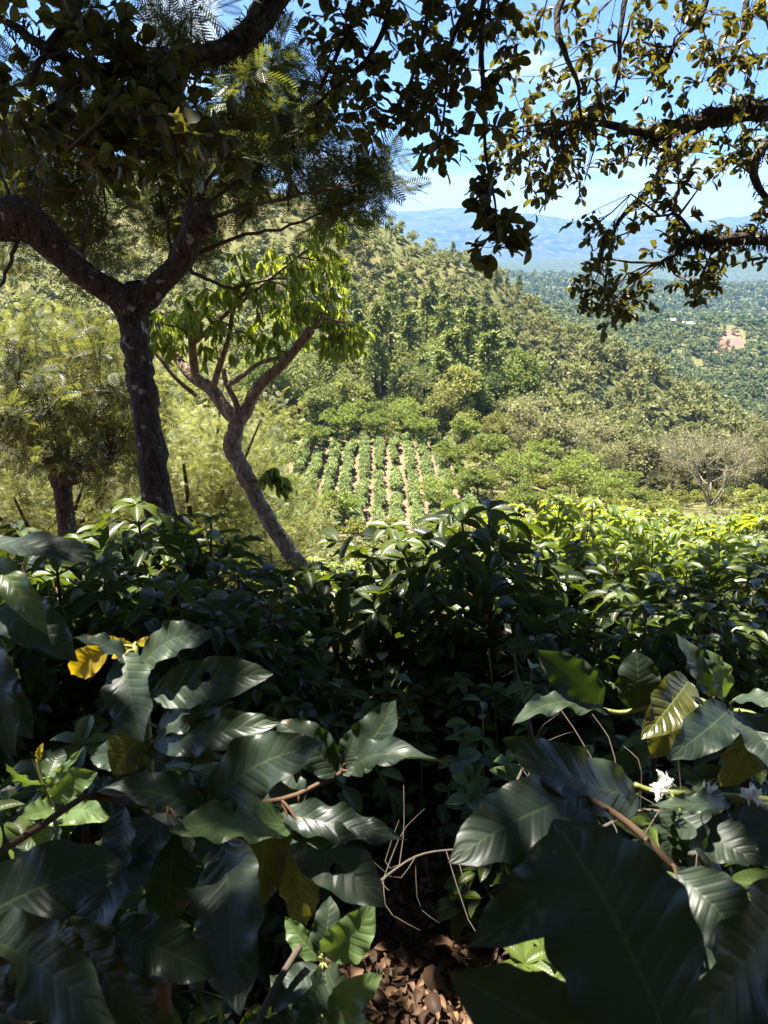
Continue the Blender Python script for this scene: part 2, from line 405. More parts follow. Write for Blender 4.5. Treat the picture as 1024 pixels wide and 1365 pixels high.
# ------------------------------------------------------------------ growth by attractors
def grow(wood, fol, limbs, attract, tpl, ll, lw, per, style='spray', trad=.008, sub=7, sag=.15, tintf=None):
    """limbs: list of sampled polylines; attract: (centre, radius); twigs reach from the nearest limb to each centre and carry leaves"""
    LP = np.concatenate(limbs)
    for c, r in attract:
        c = np.asarray(c, float)
        dd = np.linalg.norm(LP - c, axis=1) + np.maximum(0, c[2] - LP[:, 2]) * .1
        p0 = LP[np.argmin(dd)]; dist = np.linalg.norm(c - p0)
        mid = (p0 + c) / 2 + RNG.normal(size=3) * .12 * dist + np.array([0, 0, sag * dist])
        n = max(5, int(dist / .12)); path = resample([p0, mid, c], n)
        path[1:-1] += RNG.normal(size=(n - 2, 3)) * .012
        tube(wood, path, [trad * (1 + dist * .8), trad * .5], 4)
        O, D, TT = [], [], []
        for _ in range(sub):
            a = path[int(RNG.uniform(.45, 1) * (n - 1))]
            e = c + rv(1)[0] * r * RNG.uniform(.35, 1.0) ** .6
            if style == 'droop': e[2] -= r * .25
            m2 = (a + e) / 2 + RNG.normal(size=3) * r * .15
            tw = resample([a, m2, e], 6)
            tube(wood, tw, [trad * .45, trad * .22], 3)
            k = per
            t = RNG.uniform(.25, 1.0, k) ** .7; idx = t * 5; i0 = np.minimum(idx.astype(int), 4); f = (idx - i0)[:, None]
            o = tw[i0] * (1 - f) + tw[i0 + 1] * f
            d = nrm(tw[i0 + 1] - tw[i0]) * .55 + rv(k) * .9
            if style == 'droop': d = nrm(d) * .6 + np.array([0, 0, -.9])
            elif style == 'frond': d = nrm(d) + np.array([0, 0, .1])
            else: d = d + np.array([0, 0, -.25])
            O.append(o); D.append(d)
        O = np.concatenate(O); D = np.concatenate(D); n = len(O)
        N = rv(n) * .7 + np.array([0, 0, .8])
        L = ll * RNG.uniform(.6, 1.2, n)
        ti = RNG.uniform(0, 1, n) ** 1.5 if tintf is None else tintf(O)
        leaves(fol, tpl, O, D, N, L, L * lw, np.clip(ti, 0, 1))

def cpath(pts, n): return resample([C(*p) for p in pts], n)

def to_ground(p, extra=.25):
    return np.array([p[0], p[1], h1(p[0], p[1]) - extra])

# ------------------------------------------------------------------ light and sky
SUN = Vector((-.30, .22, .93)).normalized()
sl = bpy.data.lights.new('sun', 'SUN'); sl.energy = 5; sl.angle = math.radians(.5); sl.color = (1, .94, .84)
so = bpy.data.objects.new('sun', sl); COL.objects.link(so)
so.rotation_euler = (-SUN).to_track_quat('-Z', 'Y').to_euler()
w = bpy.data.worlds.new('World'); scene.world = w; w.use_nodes = True
nt = w.node_tree; N = nt.nodes; L = nt.links; N.clear()
out = N.new('ShaderNodeOutputWorld'); bg = N.new('ShaderNodeBackground'); bg.inputs[1].default_value = .05
sky = N.new('ShaderNodeTexSky'); sky.sky_type = 'NISHITA'; sky.sun_disc = False
sky.sun_elevation = math.asin(SUN.z); sky.sun_rotation = math.atan2(SUN.x, SUN.y); sky.altitude = 3000
sky.dust_density = .1; sky.air_density = .75; sky.ozone_density = 6
tc = N.new('ShaderNodeTexCoord'); sp = N.new('ShaderNodeSeparateXYZ'); L.new(tc.outputs['Generated'], sp.inputs[0])
# flat cloud deck: direction divided by height gives the place where a ray meets the deck
mz = N.new('ShaderNodeMath'); mz.operation = 'MAXIMUM'; mz.inputs[1].default_value = .03; L.new(sp.outputs[2], mz.inputs[0])
za = N.new('ShaderNodeMath'); za.operation = 'ADD'; za.inputs[1].default_value = .10; L.new(mz.outputs[0], za.inputs[0])
dv = N.new('ShaderNodeVectorMath'); dv.operation = 'DIVIDE'; cb = N.new('ShaderNodeCombineXYZ')
for q in range(3): L.new(za.outputs[0], cb.inputs[q])
L.new(tc.outputs['Generated'], dv.inputs[0]); L.new(cb.outputs[0], dv.inputs[1])
nz = N.new('ShaderNodeTexNoise'); nz.inputs['Scale'].default_value = 1.5; nz.inputs['Detail'].default_value = 9; nz.inputs['Roughness'].default_value = .58
mpw = N.new('ShaderNodeMapping'); mpw.inputs['Location'].default_value = (3.1, 1.7, 0); L.new(dv.outputs[0], mpw.inputs[0]); L.new(mpw.outputs[0], nz.inputs['Vector'])
# more cloud towards the horizon
th = N.new('ShaderNodeMapRange'); th.inputs[1].default_value = .03; th.inputs[2].default_value = .14; th.inputs[3].default_value = .5; th.inputs[4].default_value = 0
L.new(sp.outputs[2], th.inputs[0])
ad = N.new('ShaderNodeMath'); ad.operation = 'ADD'; L.new(nz.outputs['Fac'], ad.inputs[0]); L.new(th.outputs[0], ad.inputs[1])
cm = N.new('ShaderNodeMapRange'); cm.interpolation_type = 'SMOOTHSTEP'; cm.inputs[1].default_value = .58; cm.inputs[2].default_value = .70; cm.inputs[4].default_value = .9
L.new(ad.outputs[0], cm.inputs[0])
cd = C(250, 36, 1.0) - np.array([0, 0, CAMZ]); cd = cd / np.linalg.norm(cd)   # one small cumulus
ds = N.new('ShaderNodeVectorMath'); ds.operation = 'DISTANCE'; ds.inputs[1].default_value = tuple(cd); L.new(tc.outputs['Generated'], ds.inputs[0])
n5 = N.new('ShaderNodeTexNoise'); n5.inputs['Scale'].default_value = 26; n5.inputs['Detail'].default_value = 7; L.new(tc.outputs['Generated'], n5.inputs['Vector'])
mad = N.new('ShaderNodeMath'); mad.operation = 'MULTIPLY_ADD'; mad.inputs[1].default_value = .10; L.new(n5.outputs['Fac'], mad.inputs[0]); L.new(ds.outputs['Value'], mad.inputs[2])
pf = N.new('ShaderNodeMapRange'); pf.inputs[1].default_value = .085; pf.inputs[2].default_value = .105; pf.inputs[3].default_value = .95; pf.inputs[4].default_value = 0; L.new(mad.outputs[0], pf.inputs[0])
mm = N.new('ShaderNodeMath'); mm.operation = 'MAXIMUM'; L.new(cm.outputs[0], mm.inputs[0]); L.new(pf.outputs[0], mm.inputs[1])
mxw = N.new('ShaderNodeMix'); mxw.data_type = 'RGBA'; mxw.inputs[7].default_value = (3.7, 3.8, 4.0, 1)
L.new(mm.outputs[0], mxw.inputs[0]); L.new(sky.outputs[0], mxw.inputs[6]); L.new(mxw.outputs[2], bg.inputs[0]); L.new(bg.outputs[0], out.inputs[0])

# ------------------------------------------------------------------ ground sheets
def sheet(name, us, ys, mat, lift=0.0, add=12.0):
    U, Y = np.meshgrid(us, ys)
    X = U * (np.abs(Y) + add)
    Z = H(X.ravel(), Y.ravel()) + lift
    V = np.stack([X.ravel(), Y.ravel(), Z], -1); nu = len(us)
    i = np.arange(len(ys) - 1)[:, None] * nu; j = np.arange(nu - 1)[None]
    q = np.stack([i + j, i + j + 1, i + nu + 1 + j, i + nu + j], -1).reshape(-1, 4)
    mb = MB(); mb.add(V, q)
    return tag(mb.build(name, mat), kind='structure')

sheet('ground', np.linspace(-1.5, 1.5, 130), np.concatenate([np.linspace(-30, 0, 24), np.linspace(.3, 12, 60), [13.5]]), M['soil'])
sheet('grass_slope', np.linspace(-1.3, 1.3, 110), np.geomspace(13, 82, 60), M['hill'], .03)
sheet('hillside', np.linspace(-1.15, 1.15, 170), np.concatenate([np.linspace(81, 340, 110), np.geomspace(345, 1250, 60)]), M['hill'], -.03, 0)
sheet('far_hills', np.linspace(-1.15, 1.15, 200), np.geomspace(1230, 5200, 90), M['farhill'], -.6, 0)
sheet('mountains', np.linspace(-1.15, 1.15, 260), np.geomspace(5000, 13000, 110), M['mount'], -3, 0)

def drape(name, pts, mat, lift, n=14, wf=.05, wa=.06):
    """a sheet lying on the terrain; pts: corner quads (near left, near right, far right, far left)"""
    a, b, c, d = [np.array(p, float) for p in pts]
    V = []
    for i in range(n + 1):
        for j in range(n + 1):
            s, t = j / n, i / n
            p = (a * (1 - s) + b * s) * (1 - t) + (d * (1 - s) + c * s) * t
            wob = mnoise.noise((p[0] * wf, p[1] * wf, 3)) * wa
            p = p + (p - (a + b + c + d) / 4) * wob
            V.append((p[0], p[1]))
    V = np.array(V); Z = H(V[:, 0], V[:, 1]) + lift
    i = np.arange(n)[:, None] * (n + 1); j = np.arange(n)[None]
    q = np.stack([i + j, i + j + 1, i + n + 2 + j, i + n + 1 + j], -1).reshape(-1, 4)
    mb = MB(); mb.add(np.column_stack([V, Z]), q)
    return tag(mb.build(name, mat), kind='structure')
drape('plantation_soil', [(-14, 79.5), (12, 79.5), (12, 127), (-14.5, 127)], M['rowsoil'], .12, 50)
def gp(px, py, y): return (upx(px, py) * y, y)
SCAR = [gp(955, 474, 810), gp(1004, 462, 830), gp(984, 430, 945), gp(962, 436, 930)]
drape('bare_earth', SCAR, M['earth'], 1.2, 40, .035, .55)

# ------------------------------------------------------------------ haze
hv = MB(); X0, Y0, Z0, Z1 = 13500, 13200, -700, 1150
V = [(-X0, -60, Z0), (X0, -60, Z0), (X0, Y0, Z0), (-X0, Y0, Z0), (-X0, -60, Z1), (X0, -60, Z1), (X0, Y0, Z1), (-X0, Y0, Z1)]
hv.add(V, [(3, 2, 1, 0), (4, 5, 6, 7), (0, 1, 5, 4), (1, 2, 6, 5), (2, 3, 7, 6), (3, 0, 4, 7)])
hm, nt, N, L = newmat('valley air'); out = N.new('ShaderNodeOutputMaterial'); pv = N.new('ShaderNodeVolumePrincipled')
pv.inputs['Color'].default_value = (.27, .53, 1, 1); pv.inputs['Density'].default_value = 5.8e-5; pv.inputs['Anisotropy'].default_value = .2
L.new(pv.outputs[0], out.inputs['Volume'])
haze = tag(hv.build('haze', hm, smooth=False), kind='stuff'); haze['label'] = 'pale blue haze filling the valley air'

# ------------------------------------------------------------------ distant vegetation
def blob_leaves(n, rx, rz, cz, clumps, leaf, rng_seed, squash=1.0, inner=.55):
    r = np.random.default_rng(rng_seed); out = MB()
    cs = nrm(r.normal(size=(clumps, 3))) * (r.uniform(.25, 1, (clumps, 1)) ** .5)
    cs[:, 2] = cs[:, 2] * .9
    cr = r.uniform(.22, .42, clumps)
    idx = r.integers(0, clumps, n)
    d = nrm(r.normal(size=(n, 3))); d[:, 2] = np.abs(d[:, 2]) * .9 + d[:, 2] * .1
    p = cs[idx] * .72 + d * (cr[idx] * r.uniform(inner, 1, n))[:, None]
    p = p * np.array([rx, rx, rz]) + np.array([0, 0, cz])
    dd = nrm(d + r.normal(size=(n, 3)) * .8); nn = nrm(d * .6 + r.normal(size=(n, 3)) * .6 + np.array([0, 0, .4]))
    ti = np.clip(r.uniform(0, 1, clumps)[idx] * .6 + r.uniform(0, .5, n), 0, 1)
    return p, dd, nn, ti, leaf * r.uniform(.6, 1.3, n)

def far_tree(seed, h, rad, n=800, leaf=.5, clumps=16, crown=.9, trunk=.16, flat=1.0):
    cz = h * (1 - crown / 2)
    p, d, nn, ti, L = blob_leaves(n, rad, h * crown / 2 * flat, cz, clumps, leaf, seed)
    f = MB(); leaves(f, T_FAR, p, d, nn, L, L * .7, ti)
    t = MB(); r = np.random.default_rng(seed + 5)
    top = np.array([r.normal() * .3, r.normal() * .3, h * (1 - crown * .6)])
    tr = resample([(0, 0, -.6), (r.normal() * .15, r.normal() * .15, h * .2), top], 6); tube(t, tr, [trunk * 1.3, trunk * .7], 6)
    for _ in range(6):
        e = top + np.array([r.normal() * rad * .5, r.normal() * rad * .5, h * crown * r.uniform(.1, .4)])
        tube(t, resample([tr[r.integers(3, 6)], (tr[-1] + e) / 2 + r.normal(size=3) * .2, e], 5), [trunk * .5, trunk * .15], 4)
    return f, t

def pine_tree(seed, h):
    r = np.random.default_rng(seed); f = MB(); t = MB()
    tube(t, resample([(0, 0, -.6), (r.normal() * .2, r.normal() * .2, h * .5), (r.normal() * .2, 0, h)], 8), [.42, .07], 6)
    base = r.uniform(.4, .55); O, D, Nn, TI = [], [], [], []
    for k in range(int(20 + h)):
        z = h * (base + (1 - base) * r.uniform(0, 1) ** .85); rel = (z / h - base) / (1 - base)
        R = h * .19 * (1 - rel) ** .7 * r.uniform(.5, 1.15) + .35
        a = r.uniform(0, 2 * math.pi); dr = np.array([math.cos(a), math.sin(a), r.uniform(-.12, .22)])
        e = np.array([0, 0, z]) + dr * R
        tube(t, [np.array([0, 0, z - .2]), (np.array([0, 0, z]) + e) / 2, e], [.05, .02], 3)
        m = 44
        q = np.array([0, 0, z]) + dr * (R * r.uniform(.35, 1.05, m))[:, None] + r.normal(size=(m, 3)) * np.array([.34, .34, .2]) * (.5 + R * .3)
        O.append(q); D.append(nrm(r.normal(size=(m, 3)) + dr)); Nn.append(nrm(r.normal(size=(m, 3)) * .7 + (0, 0, 1))); TI.append(np.clip(r.uniform(0, 1, m), 0, 1))
    O = np.concatenate(O); n = len(O); L = r.uniform(.45, 1.0, n)
    leaves(f, T_FAR, O, np.concatenate(D), np.concatenate(Nn), L, L * .45, np.concatenate(TI))
    return f, t

def meshes(pair, n1, m1, n2, m2): return pair[0].mesh(n1, m1), pair[1].mesh(n2, m2)
VAR = {}
VAR['round'] = [meshes(far_tree(100 + q, h, r, 2300, .36, 26), 'crown', M['far'], 'trunk', M['barkgrey']) for q, (h, r) in enumerate([(7.5, 3.2), (8.5, 3.6), (6.5, 3.3), (9.5, 3.4), (7, 2.8), (8, 4.0)])]
VAR['big'] = [meshes(far_tree(150 + q, h, r, 4200, .36, 40), 'crown', M['far'], 'trunk', M['barkgrey']) for q, (h, r) in enumerate([(11.5, 4.6), (13, 4.2), (10.5, 5.2)])]
VAR['thin'] = [meshes(far_tree(200 + q, h, r, 1400, .29, 32, .85), 'crown', M['far'], 'trunk', M['barkgrey']) for q, (h, r) in enumerate([(9, 3.0), (10, 3.4), (8, 2.8)])]
VAR['flat'] = [meshes(far_tree(300 + q, h, r, 2800, .25, 20, .8, .12, .95), 'crown', M['far'], 'trunk', M['barkgrey']) for q, (h, r) in enumerate([(5.5, 3.0), (5, 2.7), (6.2, 3.4)])]
VAR['bush'] = [meshes(far_tree(400 + q, h, r, 900, .24, 10, .95, .06), 'crown', M['far'], 'trunk', M['barkgrey']) for q, (h, r) in enumerate([(2.4, 1.6), (1.8, 1.5), (3, 1.7)])]
VAR['pine'] = [meshes(pine_tree(500 + q, h), 'crown', M['pine'], 'trunk', M['barkdark']) for q, h in enumerate([19, 22, 16, 20, 13])]
def row_shrub(seed):
    f = MB(); r = np.random.default_rng(seed)
    p, d, nn, ti, L = blob_leaves(950, 1.02, 1.05, 1.05, 18, .21, seed, inner=.4)
    p[:, 0] *= .74; d[:, 2] -= .35
    leaves(f, T_FAR, p, d, nn, L, L * .5, ti)
    t = MB(); tube(t, resample([(0, 0, -.3), (.03, .02, .8), (0, .04, 1.6)], 5), [.04, .015], 5)
    return f, t
VAR['row'] = [meshes(row_shrub(600 + q), 'foliage', M['rowcoffee'], 'stem', M['twigbrown']) for q in range(4)]

def place(kind, name, x, y, rz, sc, color, label, cat, group, parts=('crown', 'trunk'), z=None):
    me = VAR[kind][int(RNG.integers(0, len(VAR[kind])))]
    o = thing(name, (x, y, h1(x, y) if z is None else z), label, cat, group, rz, sc)
    a = link(parts[0], me[0], o); link(parts[1], me[1], o); a.color = (*color, 1)
    return o

def pix(x, y, z):
    v = np.array([x, y, z - CAMZ]); f = v[1] * CP - v[2] * SP; up = v[1] * SP + v[2] * CP
    return 512 + F * v[0] / f, 682.5 - F * up / f

def mass(name, items, mat, label, nvar, leafn, leaf, h, rad):
    mb = MB(); T = []
    for q in range(nvar):
        r = np.random.default_rng(900 + q); T.append(blob_leaves(leafn, rad * r.uniform(.8, 1.2), h * .45 * r.uniform(.8, 1.2), h * .52, 9, leaf, 900 + q))
    for (x, y, z, s, g) in items:
        p, d, nn, ti, L_ = T[int(RNG.integers(0, nvar))]
        a = RNG.uniform(0, 6.28); R = np.array([[math.cos(a), -math.sin(a), 0], [math.sin(a), math.cos(a), 0], [0, 0, 1]])
        leaves(mb, T_FAR, (p @ R.T) * s + (x, y, z), d @ R.T, nn @ R.T, L_ * s, L_ * s * .8, np.clip(ti * .75 + g, 0, 1))
    o = mb.build(name, mat); tag(o, label, None, None, 'stuff'); return o

# coffee rows: they run straight away from the camera up the valley floor
ORD = ['first', 'second', 'third', 'fourth', 'fifth', 'sixth', 'seventh', 'eighth', 'ninth', 'tenth', 'eleventh', 'twelfth', 'thirteenth', 'fourteenth']
for i in range(11):
    X = -12.2 + i * 2.3
    for j in range(24):
        y = 81 + j * 1.95 + RNG.uniform(-.25, .25) + (i % 3) * .4
        x = X + RNG.normal() * .12
        if RNG.uniform() < .05: continue
        third = 'lower' if j < 8 else 'middle' if j < 16 else 'upper'
        g = RNG.uniform(.8, 1.15)
        ph = f'{third} third of the {ORD[i]} planted row from the left'
        place('row', 'row_coffee_shrub', x, y, math.pi * int(RNG.integers(0, 2)) + RNG.normal() * .08, np.array([1.18, 1.75, 1.14]) * RNG.uniform(.9, 1.12), (g * 1.12, g * 1.06, g * .85),
              'rounded green coffee shrub in the ' + ph, 'coffee shrub', 'coffee shrubs in the ' + ph, ('foliage', 'stem'))

# umbrella crowned shade trees in and round the plantation
def zone(px, py):
    if py < 330: return 'on the grassy ridge line against the blue mountains'
    if py < 400 and px < 700: return 'just below the ridge on the dry slope'
    if px < 470 and py < 540: return 'on the slope behind the leaning tree'
    if px < 700 and py < 480: return 'on the steep slope around the tall pines'
    if px < 690: return 'in the belt of trees right above the coffee rows'
    if px < 820 and py < 500: return 'in the upper grey woodland right of the pines'
    if px < 880 and py >= 520: return 'at the foot of the grey woodland'
    if px >= 880 and py >= 560: return 'on the pale slope around the bare tree'
    if px >= 880: return 'between the bare tree and the red scar'
    return 'in the middle of the grey woodland'
def hue(c):
    if c[0] > c[1] * 1.12: return 'brownish'
    if c[1] > c[0] * 1.18: return 'dark green'
    if c[2] > .95 * c[1]: return 'grey green'
    return 'yellow green'

placed = []
def far_enough(x, y, d):
    for a, b in placed:
        if (a - x) ** 2 + (b - y) ** 2 < d * d: return False
    placed.append((x, y)); return True

shade = [  # px, ground py, distance, scale, colour
 (455, 690, 84, 1.0), (580, 680, 90, .95), (640, 640, 98, 1.0), (600, 625, 108, 1.1), (690, 640, 104, 1.15), (655, 610, 118, 1.2),
 (720, 628, 118, 1.2), (760, 650, 108, 1.2), (800, 662, 104, 1.0), (700, 662, 92, .9), (745, 668, 94, .85), (850, 668, 106, .9), (560, 596, 124, 1.2), (500, 590, 127, 1.15),
 (450, 585, 124, 1.25), (420, 600, 116, 1.1), (620, 592, 128, 1.2), (780, 630, 124, 1.2), (830, 655, 120, 1.0), (470, 565, 134, 1.3), (540, 570, 136, 1.25),
 (395, 660, 92, 1.05), (375, 620, 104, 1.15), (670, 680, 88, .8), (615, 655, 98, .85)]
spots = ['low left edge of the coffee rows', 'bottom of the middle coffee rows', 'right half of the coffee rows', 'upper right corner of the coffee rows',
 'right of the rows beside a dirt gap', 'right end above the rows', 'bright terrace right of the rows', 'terrace behind the sunlit coffee hedge', 'clearing left of the pale bare tree',
 'lower right corner of the coffee rows', 'lowest terrace behind the sunlit hedge', 'flat left foot of the pale bare tree', 'top end of the middle rows', 'top end of the left rows',
 'top left corner of the coffee field', 'left margin of the coffee field', 'top right of the coffee field', 'foot of the grey woodland shadow', 'slope foot left of the bare tree',
 'slope right behind the top left rows', 'slope right behind the middle rows', 'low far left margin of the field', 'left margin halfway up the field', 'low gap above the dark shrub top', 'gap in the rightmost rows']
for (px, py, y, s), sp_ in zip(shade, spots):
    x = upx(px, py) * y; placed.append((x, y))
    g = RNG.uniform(.85, 1.1)
    place('flat', 'shade_tree', x, y, RNG.uniform(0, 6.28), s, (g * .86, g * 1.02, g * .5), 'small umbrella shaped shade tree at the ' + sp_, 'tree', 'umbrella trees around the coffee rows')

# pines on the spur
def ground_y(px, py, lo, hi):
    """distance at which the terrain seen in column px lies on row py"""
    ys = np.linspace(lo, hi, 40); best = min(ys, key=lambda y: abs(pix(upx(px, py) * y, y, h1(upx(px, py) * y, y))[1] - py)); return best
pines = [(508, 560, .95), (492, 530, .8), (478, 500, .85), (565, 560, .85), (600, 565, 1.0), (618, 555, 1.0), (590, 540, .95), (648, 575, 1.1), (672, 560, .95), (640, 520, .9), (545, 530, 1.0), (570, 515, 1.0), (625, 490, .8), (690, 520, .75), (500, 580, .7), (705, 550, .8),
 (520, 500, .9), (535, 470, .9), (575, 480, .9), (555, 450, .7), (470, 450, .7), (605, 500, .9), (655, 530, .9), (630, 590, .8), (585, 590, .8), (450, 520, .8), (440, 470, .7), (660, 460, .6),
 (455, 300, .8), (440, 296, 1.0), (447, 306, .8), (463, 308, .6), (430, 300, .9), (515, 320, .3), (528, 325, .3), (603, 352, .5), (660, 390, .4), (675, 398, .5), (690, 406, .5)]
for k_, (px, py, s) in enumerate(pines):
    y = ground_y(px, py, 150, 336); x = upx(px, py) * y; placed.append((x, y))
    bx, by = pix(x, y, h1(x, y)); g = RNG.uniform(.85, 1.15)
    sz = 'small' if s < .62 else 'tall' if s > .92 else 'slender'
    place('pine', 'pine_tree', x, y, RNG.uniform(0, 6.28), s * (1.22 if y < 300 else 1), (g * 1.2, g * 1.1, g * .7), f'{sz} long stemmed pine {zone(bx, by)}', 'pine tree', f'{sz} pines {zone(bx, by)}')

# individual broadleaf trees of the spur, nearest first; the rest are one woodland mass
cand = []
tries = 0
while tries < 16000:
    tries += 1
    y = RNG.uniform(134, 345); u = RNG.uniform(-.6, .62)
    x = u * y; z = h1(x, y); px, py = pix(x, y, z)
    if px < -60 or px > 1090 or py < 250: continue
    ridge = y > 300 and u < .2
    if ridge and RNG.uniform() < .35: continue
    dens = 4.4 + 1.3 * mnoise.noise((x * .02, y * .02, 1)) + (1.2 if py < 420 and px < 640 else 0)
    if far_enough(x, y, dens): cand.append((x, y, z, px, py))
cand.sort(key=lambda c: c[1])
def spur_colour(px, py, x, y):
    n = mnoise.noise((x * .03, y * .03, 7)); g = RNG.uniform(.75, 1.15)
    if RNG.uniform() < .035: return (g * 1.15, g * .88, g * .75), 'round'
    n3 = mnoise.noise((x * .011, y * .011, 4))
    if n3 > .22: return (g * 1.22, g * 1.06, g * .7), ('thin' if RNG.uniform() < .5 else 'round')
    if px > 690 and py > 430:
        return ((g * .95, g * .92, g * 1.0) if n > -.25 else (g * .75, g * .9, g * .7)), ('thin' if RNG.uniform() < .6 else 'round')
    if n > .12: return (g * 1.1, g * 1.1, g * .75), 'round'
    if n < -.16: return (g * .45, g * .6, g * .48), ('big' if RNG.uniform() < .3 else 'round')
    if RNG.uniform() < .14 and y < 285: return (g * .8, g * .95, g * .6), 'big'
    return (g * .9, g * .98, g * .72), ('round' if RNG.uniform() < .7 else 'thin')
rest = []
for q, (x, y, z, px, py) in enumerate(cand):
    c, kd = spur_colour(px, py, x, y); s = RNG.choice([RNG.uniform(.55, .9), RNG.uniform(.8, 1.3), RNG.uniform(1.2, 1.75)]) * (1 if y < 235 or px > 780 else .85 if y < 290 else .62)
    if q < 270 and 335 < px < 1050:
        sz = 'small' if s < 1 else 'broad' if s > 1.22 else 'rounded'
        lab = f'{sz} {hue(c)} {"thin crowned" if kd == "thin" else "towering" if kd == "big" else "dense"} tree {zone(px, py)}'
        place(kd, 'broadleaf_tree', x, y, RNG.uniform(0, 6.28), s, c, lab, 'tree', lab.replace(' tree ', ' trees '), z=z)
    else: rest.append((x, y, z, s, c))
for _ in range(5200):   # undergrowth between the trees
    y = RNG.uniform(132, 330); u = RNG.uniform(-.26, .62); x = u * y; z = h1(x, y); px, py = pix(x, y, z)
    if px < 330 or px > 1090 or (y > 285 and RNG.uniform() < .2): continue
    c, kd = spur_colour(px, py, x, y); rest.append((x, y, z - .5, RNG.uniform(.25, .5), c))
mass('hillside_woodland', [(x, y, z, s, (sum(c) / 3 - .85) * .5) for x, y, z, s, c in rest], M['far'], 'mixed green and olive woodland covering the far hillside', 6, 240, .8, 7.5, 3.3)

# bushes on pale slope and valley floor
bushn = 0
for t_ in range(2900):
    y = RNG.uniform(58, 165); u = RNG.uniform(-.2, .62); x = u * y
    if t_ < 300: y = RNG.uniform(62, 79); x = RNG.uniform(-17, 15)
    if -14.5 < x < 12.5 and 79 < y < 129: continue
    z = h1(x, y); px, py = pix(x, y, z)
    if not (350 < px < 1070 and py < 720): continue
    if (895 < px < 995 and y < 113 and py > 655) or not far_enough(x, y, 2.3): continue
    bushn += 1
    if bushn > 290: break
    g = RNG.uniform(.8, 1.2)
    c = (g * 1.1, g * 1.12, g * .62) if RNG.uniform() < .7 else (g * .8, g * .95, g * .6)
    band = 'beyond the sunlit coffee hedge' if y < 95 else 'on the pale slope around the bare tree' if px > 850 else 'beside the coffee field'
    sh = hue(c); s = RNG.uniform(.7, 1.35); sz = 'low' if s < 1 else 'tall'
    place('bush', 'bush', x, y, RNG.uniform(0, 6.28), s, c, f'{sz} {sh} scrubby bush {band}', 'bush', f'{sz} {sh} bushes {band}', ('foliage', 'stem'), z=z)

sc_ = []
for _ in range(4200):   # low scrub covering the open slope, too dense to count
    y = 13 * (165 / 13) ** RNG.uniform(0, 1); u = RNG.uniform(-.62, .66); x = u * y
    if -14.2 < x < 12 and 79.5 < y < 127: continue
    sc_.append((x, y, h1(x, y) - .1, RNG.uniform(.07, .16) * (.6 + min(y, 90) / 90), RNG.uniform(-.2, .3)))
mass('scrub_undergrowth', sc_, M['far'], 'low yellow green scrub covering the open slope below the garden', 6, 70, 1.5, 7.5, 4.0)

# pale bare tree
def bare_tree():
    y = 112; x = upx(947, 668) * y; z = h1(x, y)
    root = thing('bare_tree', (x, y, z), 'pale bare spreading tree with thin see-through crown on the right slope', 'tree')
    t = MB(); f = MB(); tips = []
    def br(p, d, ln, r, lv):
        e = p + d * ln; m = (p + e) / 2 + RNG.normal(size=3) * ln * .06
        tube(t, resample([p, m, e], 4), [max(r, .028), max(r * .62, .024)], 5 if lv < 2 else 3)
        if lv >= 3: tips.append((p, e))
        if lv == 5: return
        for _ in range(3):
            nd = nrm(d + RNG.normal(size=3) * .5 + np.array([0, 0, .12])); br(m * .3 + e * .7 if RNG.uniform() < .4 else e, nd, ln * RNG.uniform(.62, .86), r * .6, lv + 1)
    for q in range(5):
        a = q * 1.3; br(np.array([x, y, z + .6]), nrm(np.array([math.cos(a) * .5, math.sin(a) * .5, 1.0])), 3.9, .2, 0)
    tube(t, [(x, y, z - .5), (x, y, z + .8)], [.32, .22], 8)
    O = np.array([a * (1 - s) + b * s for a, b in tips for s in RNG.uniform(0, 1, 3)]); n = len(O)
    leaves(f, T_FAR, O + RNG.normal(size=(n, 3)) * .15, rv(n), rv(n), .13, .10, RNG.uniform(.5, 1, n))
    t.build('trunk', M['barkpale'], root, root); c = f.build('crown', M['far'], root, root); c.color = (1.2, 1.1, .75, 1)
bare_tree()

# woods beyond the spur
mid = []
while len(mid) < 4600:
    y = RNG.uniform(440, 1150); u = RNG.uniform(.05, .62); x = u * y
    px, py = pix(x, y, 0 * y + h1(x, y))
    if 957 < px < 1000 - (468 - py) * .45 and 432 < py < 468 and y > 780 and mnoise.noise((px * .12, py * .12, 2)) > -.3: continue
    if 890 < px < 936 and 428 < py < 440: continue
    if mnoise.noise((x * .008, y * .008, 3)) < -.5: continue
    mid.append((x, y, h1(x, y), RNG.uniform(.7, 1.5), RNG.uniform(-.25, .15)))
mass('valley_woodland', mid, M['far'], 'scattered grey green woodland across the valley below the blue hills', 6, 70, 2.0, 9, 4.2).color = (.66, .78, .72, 1)  # cooler, darker tint paints distance haze into the foliage colour
farw = []
while len(farw) < 5200:
    y = RNG.uniform(1280, 3500) ; u = RNG.uniform(-.1, .62); x = u * y
    if mnoise.noise((x * .003, y * .003, 8)) < -.32: continue
    farw.append((x, y, h1(x, y) - 1, RNG.uniform(.9, 1.9), RNG.uniform(-.3, .1)))
mass('distant_forest', farw, M['pine'], 'dark blue green forest covering the hills below the mountains', 5, 26, 5.0, 13, 6).color = (.85, .78, .62, 1)

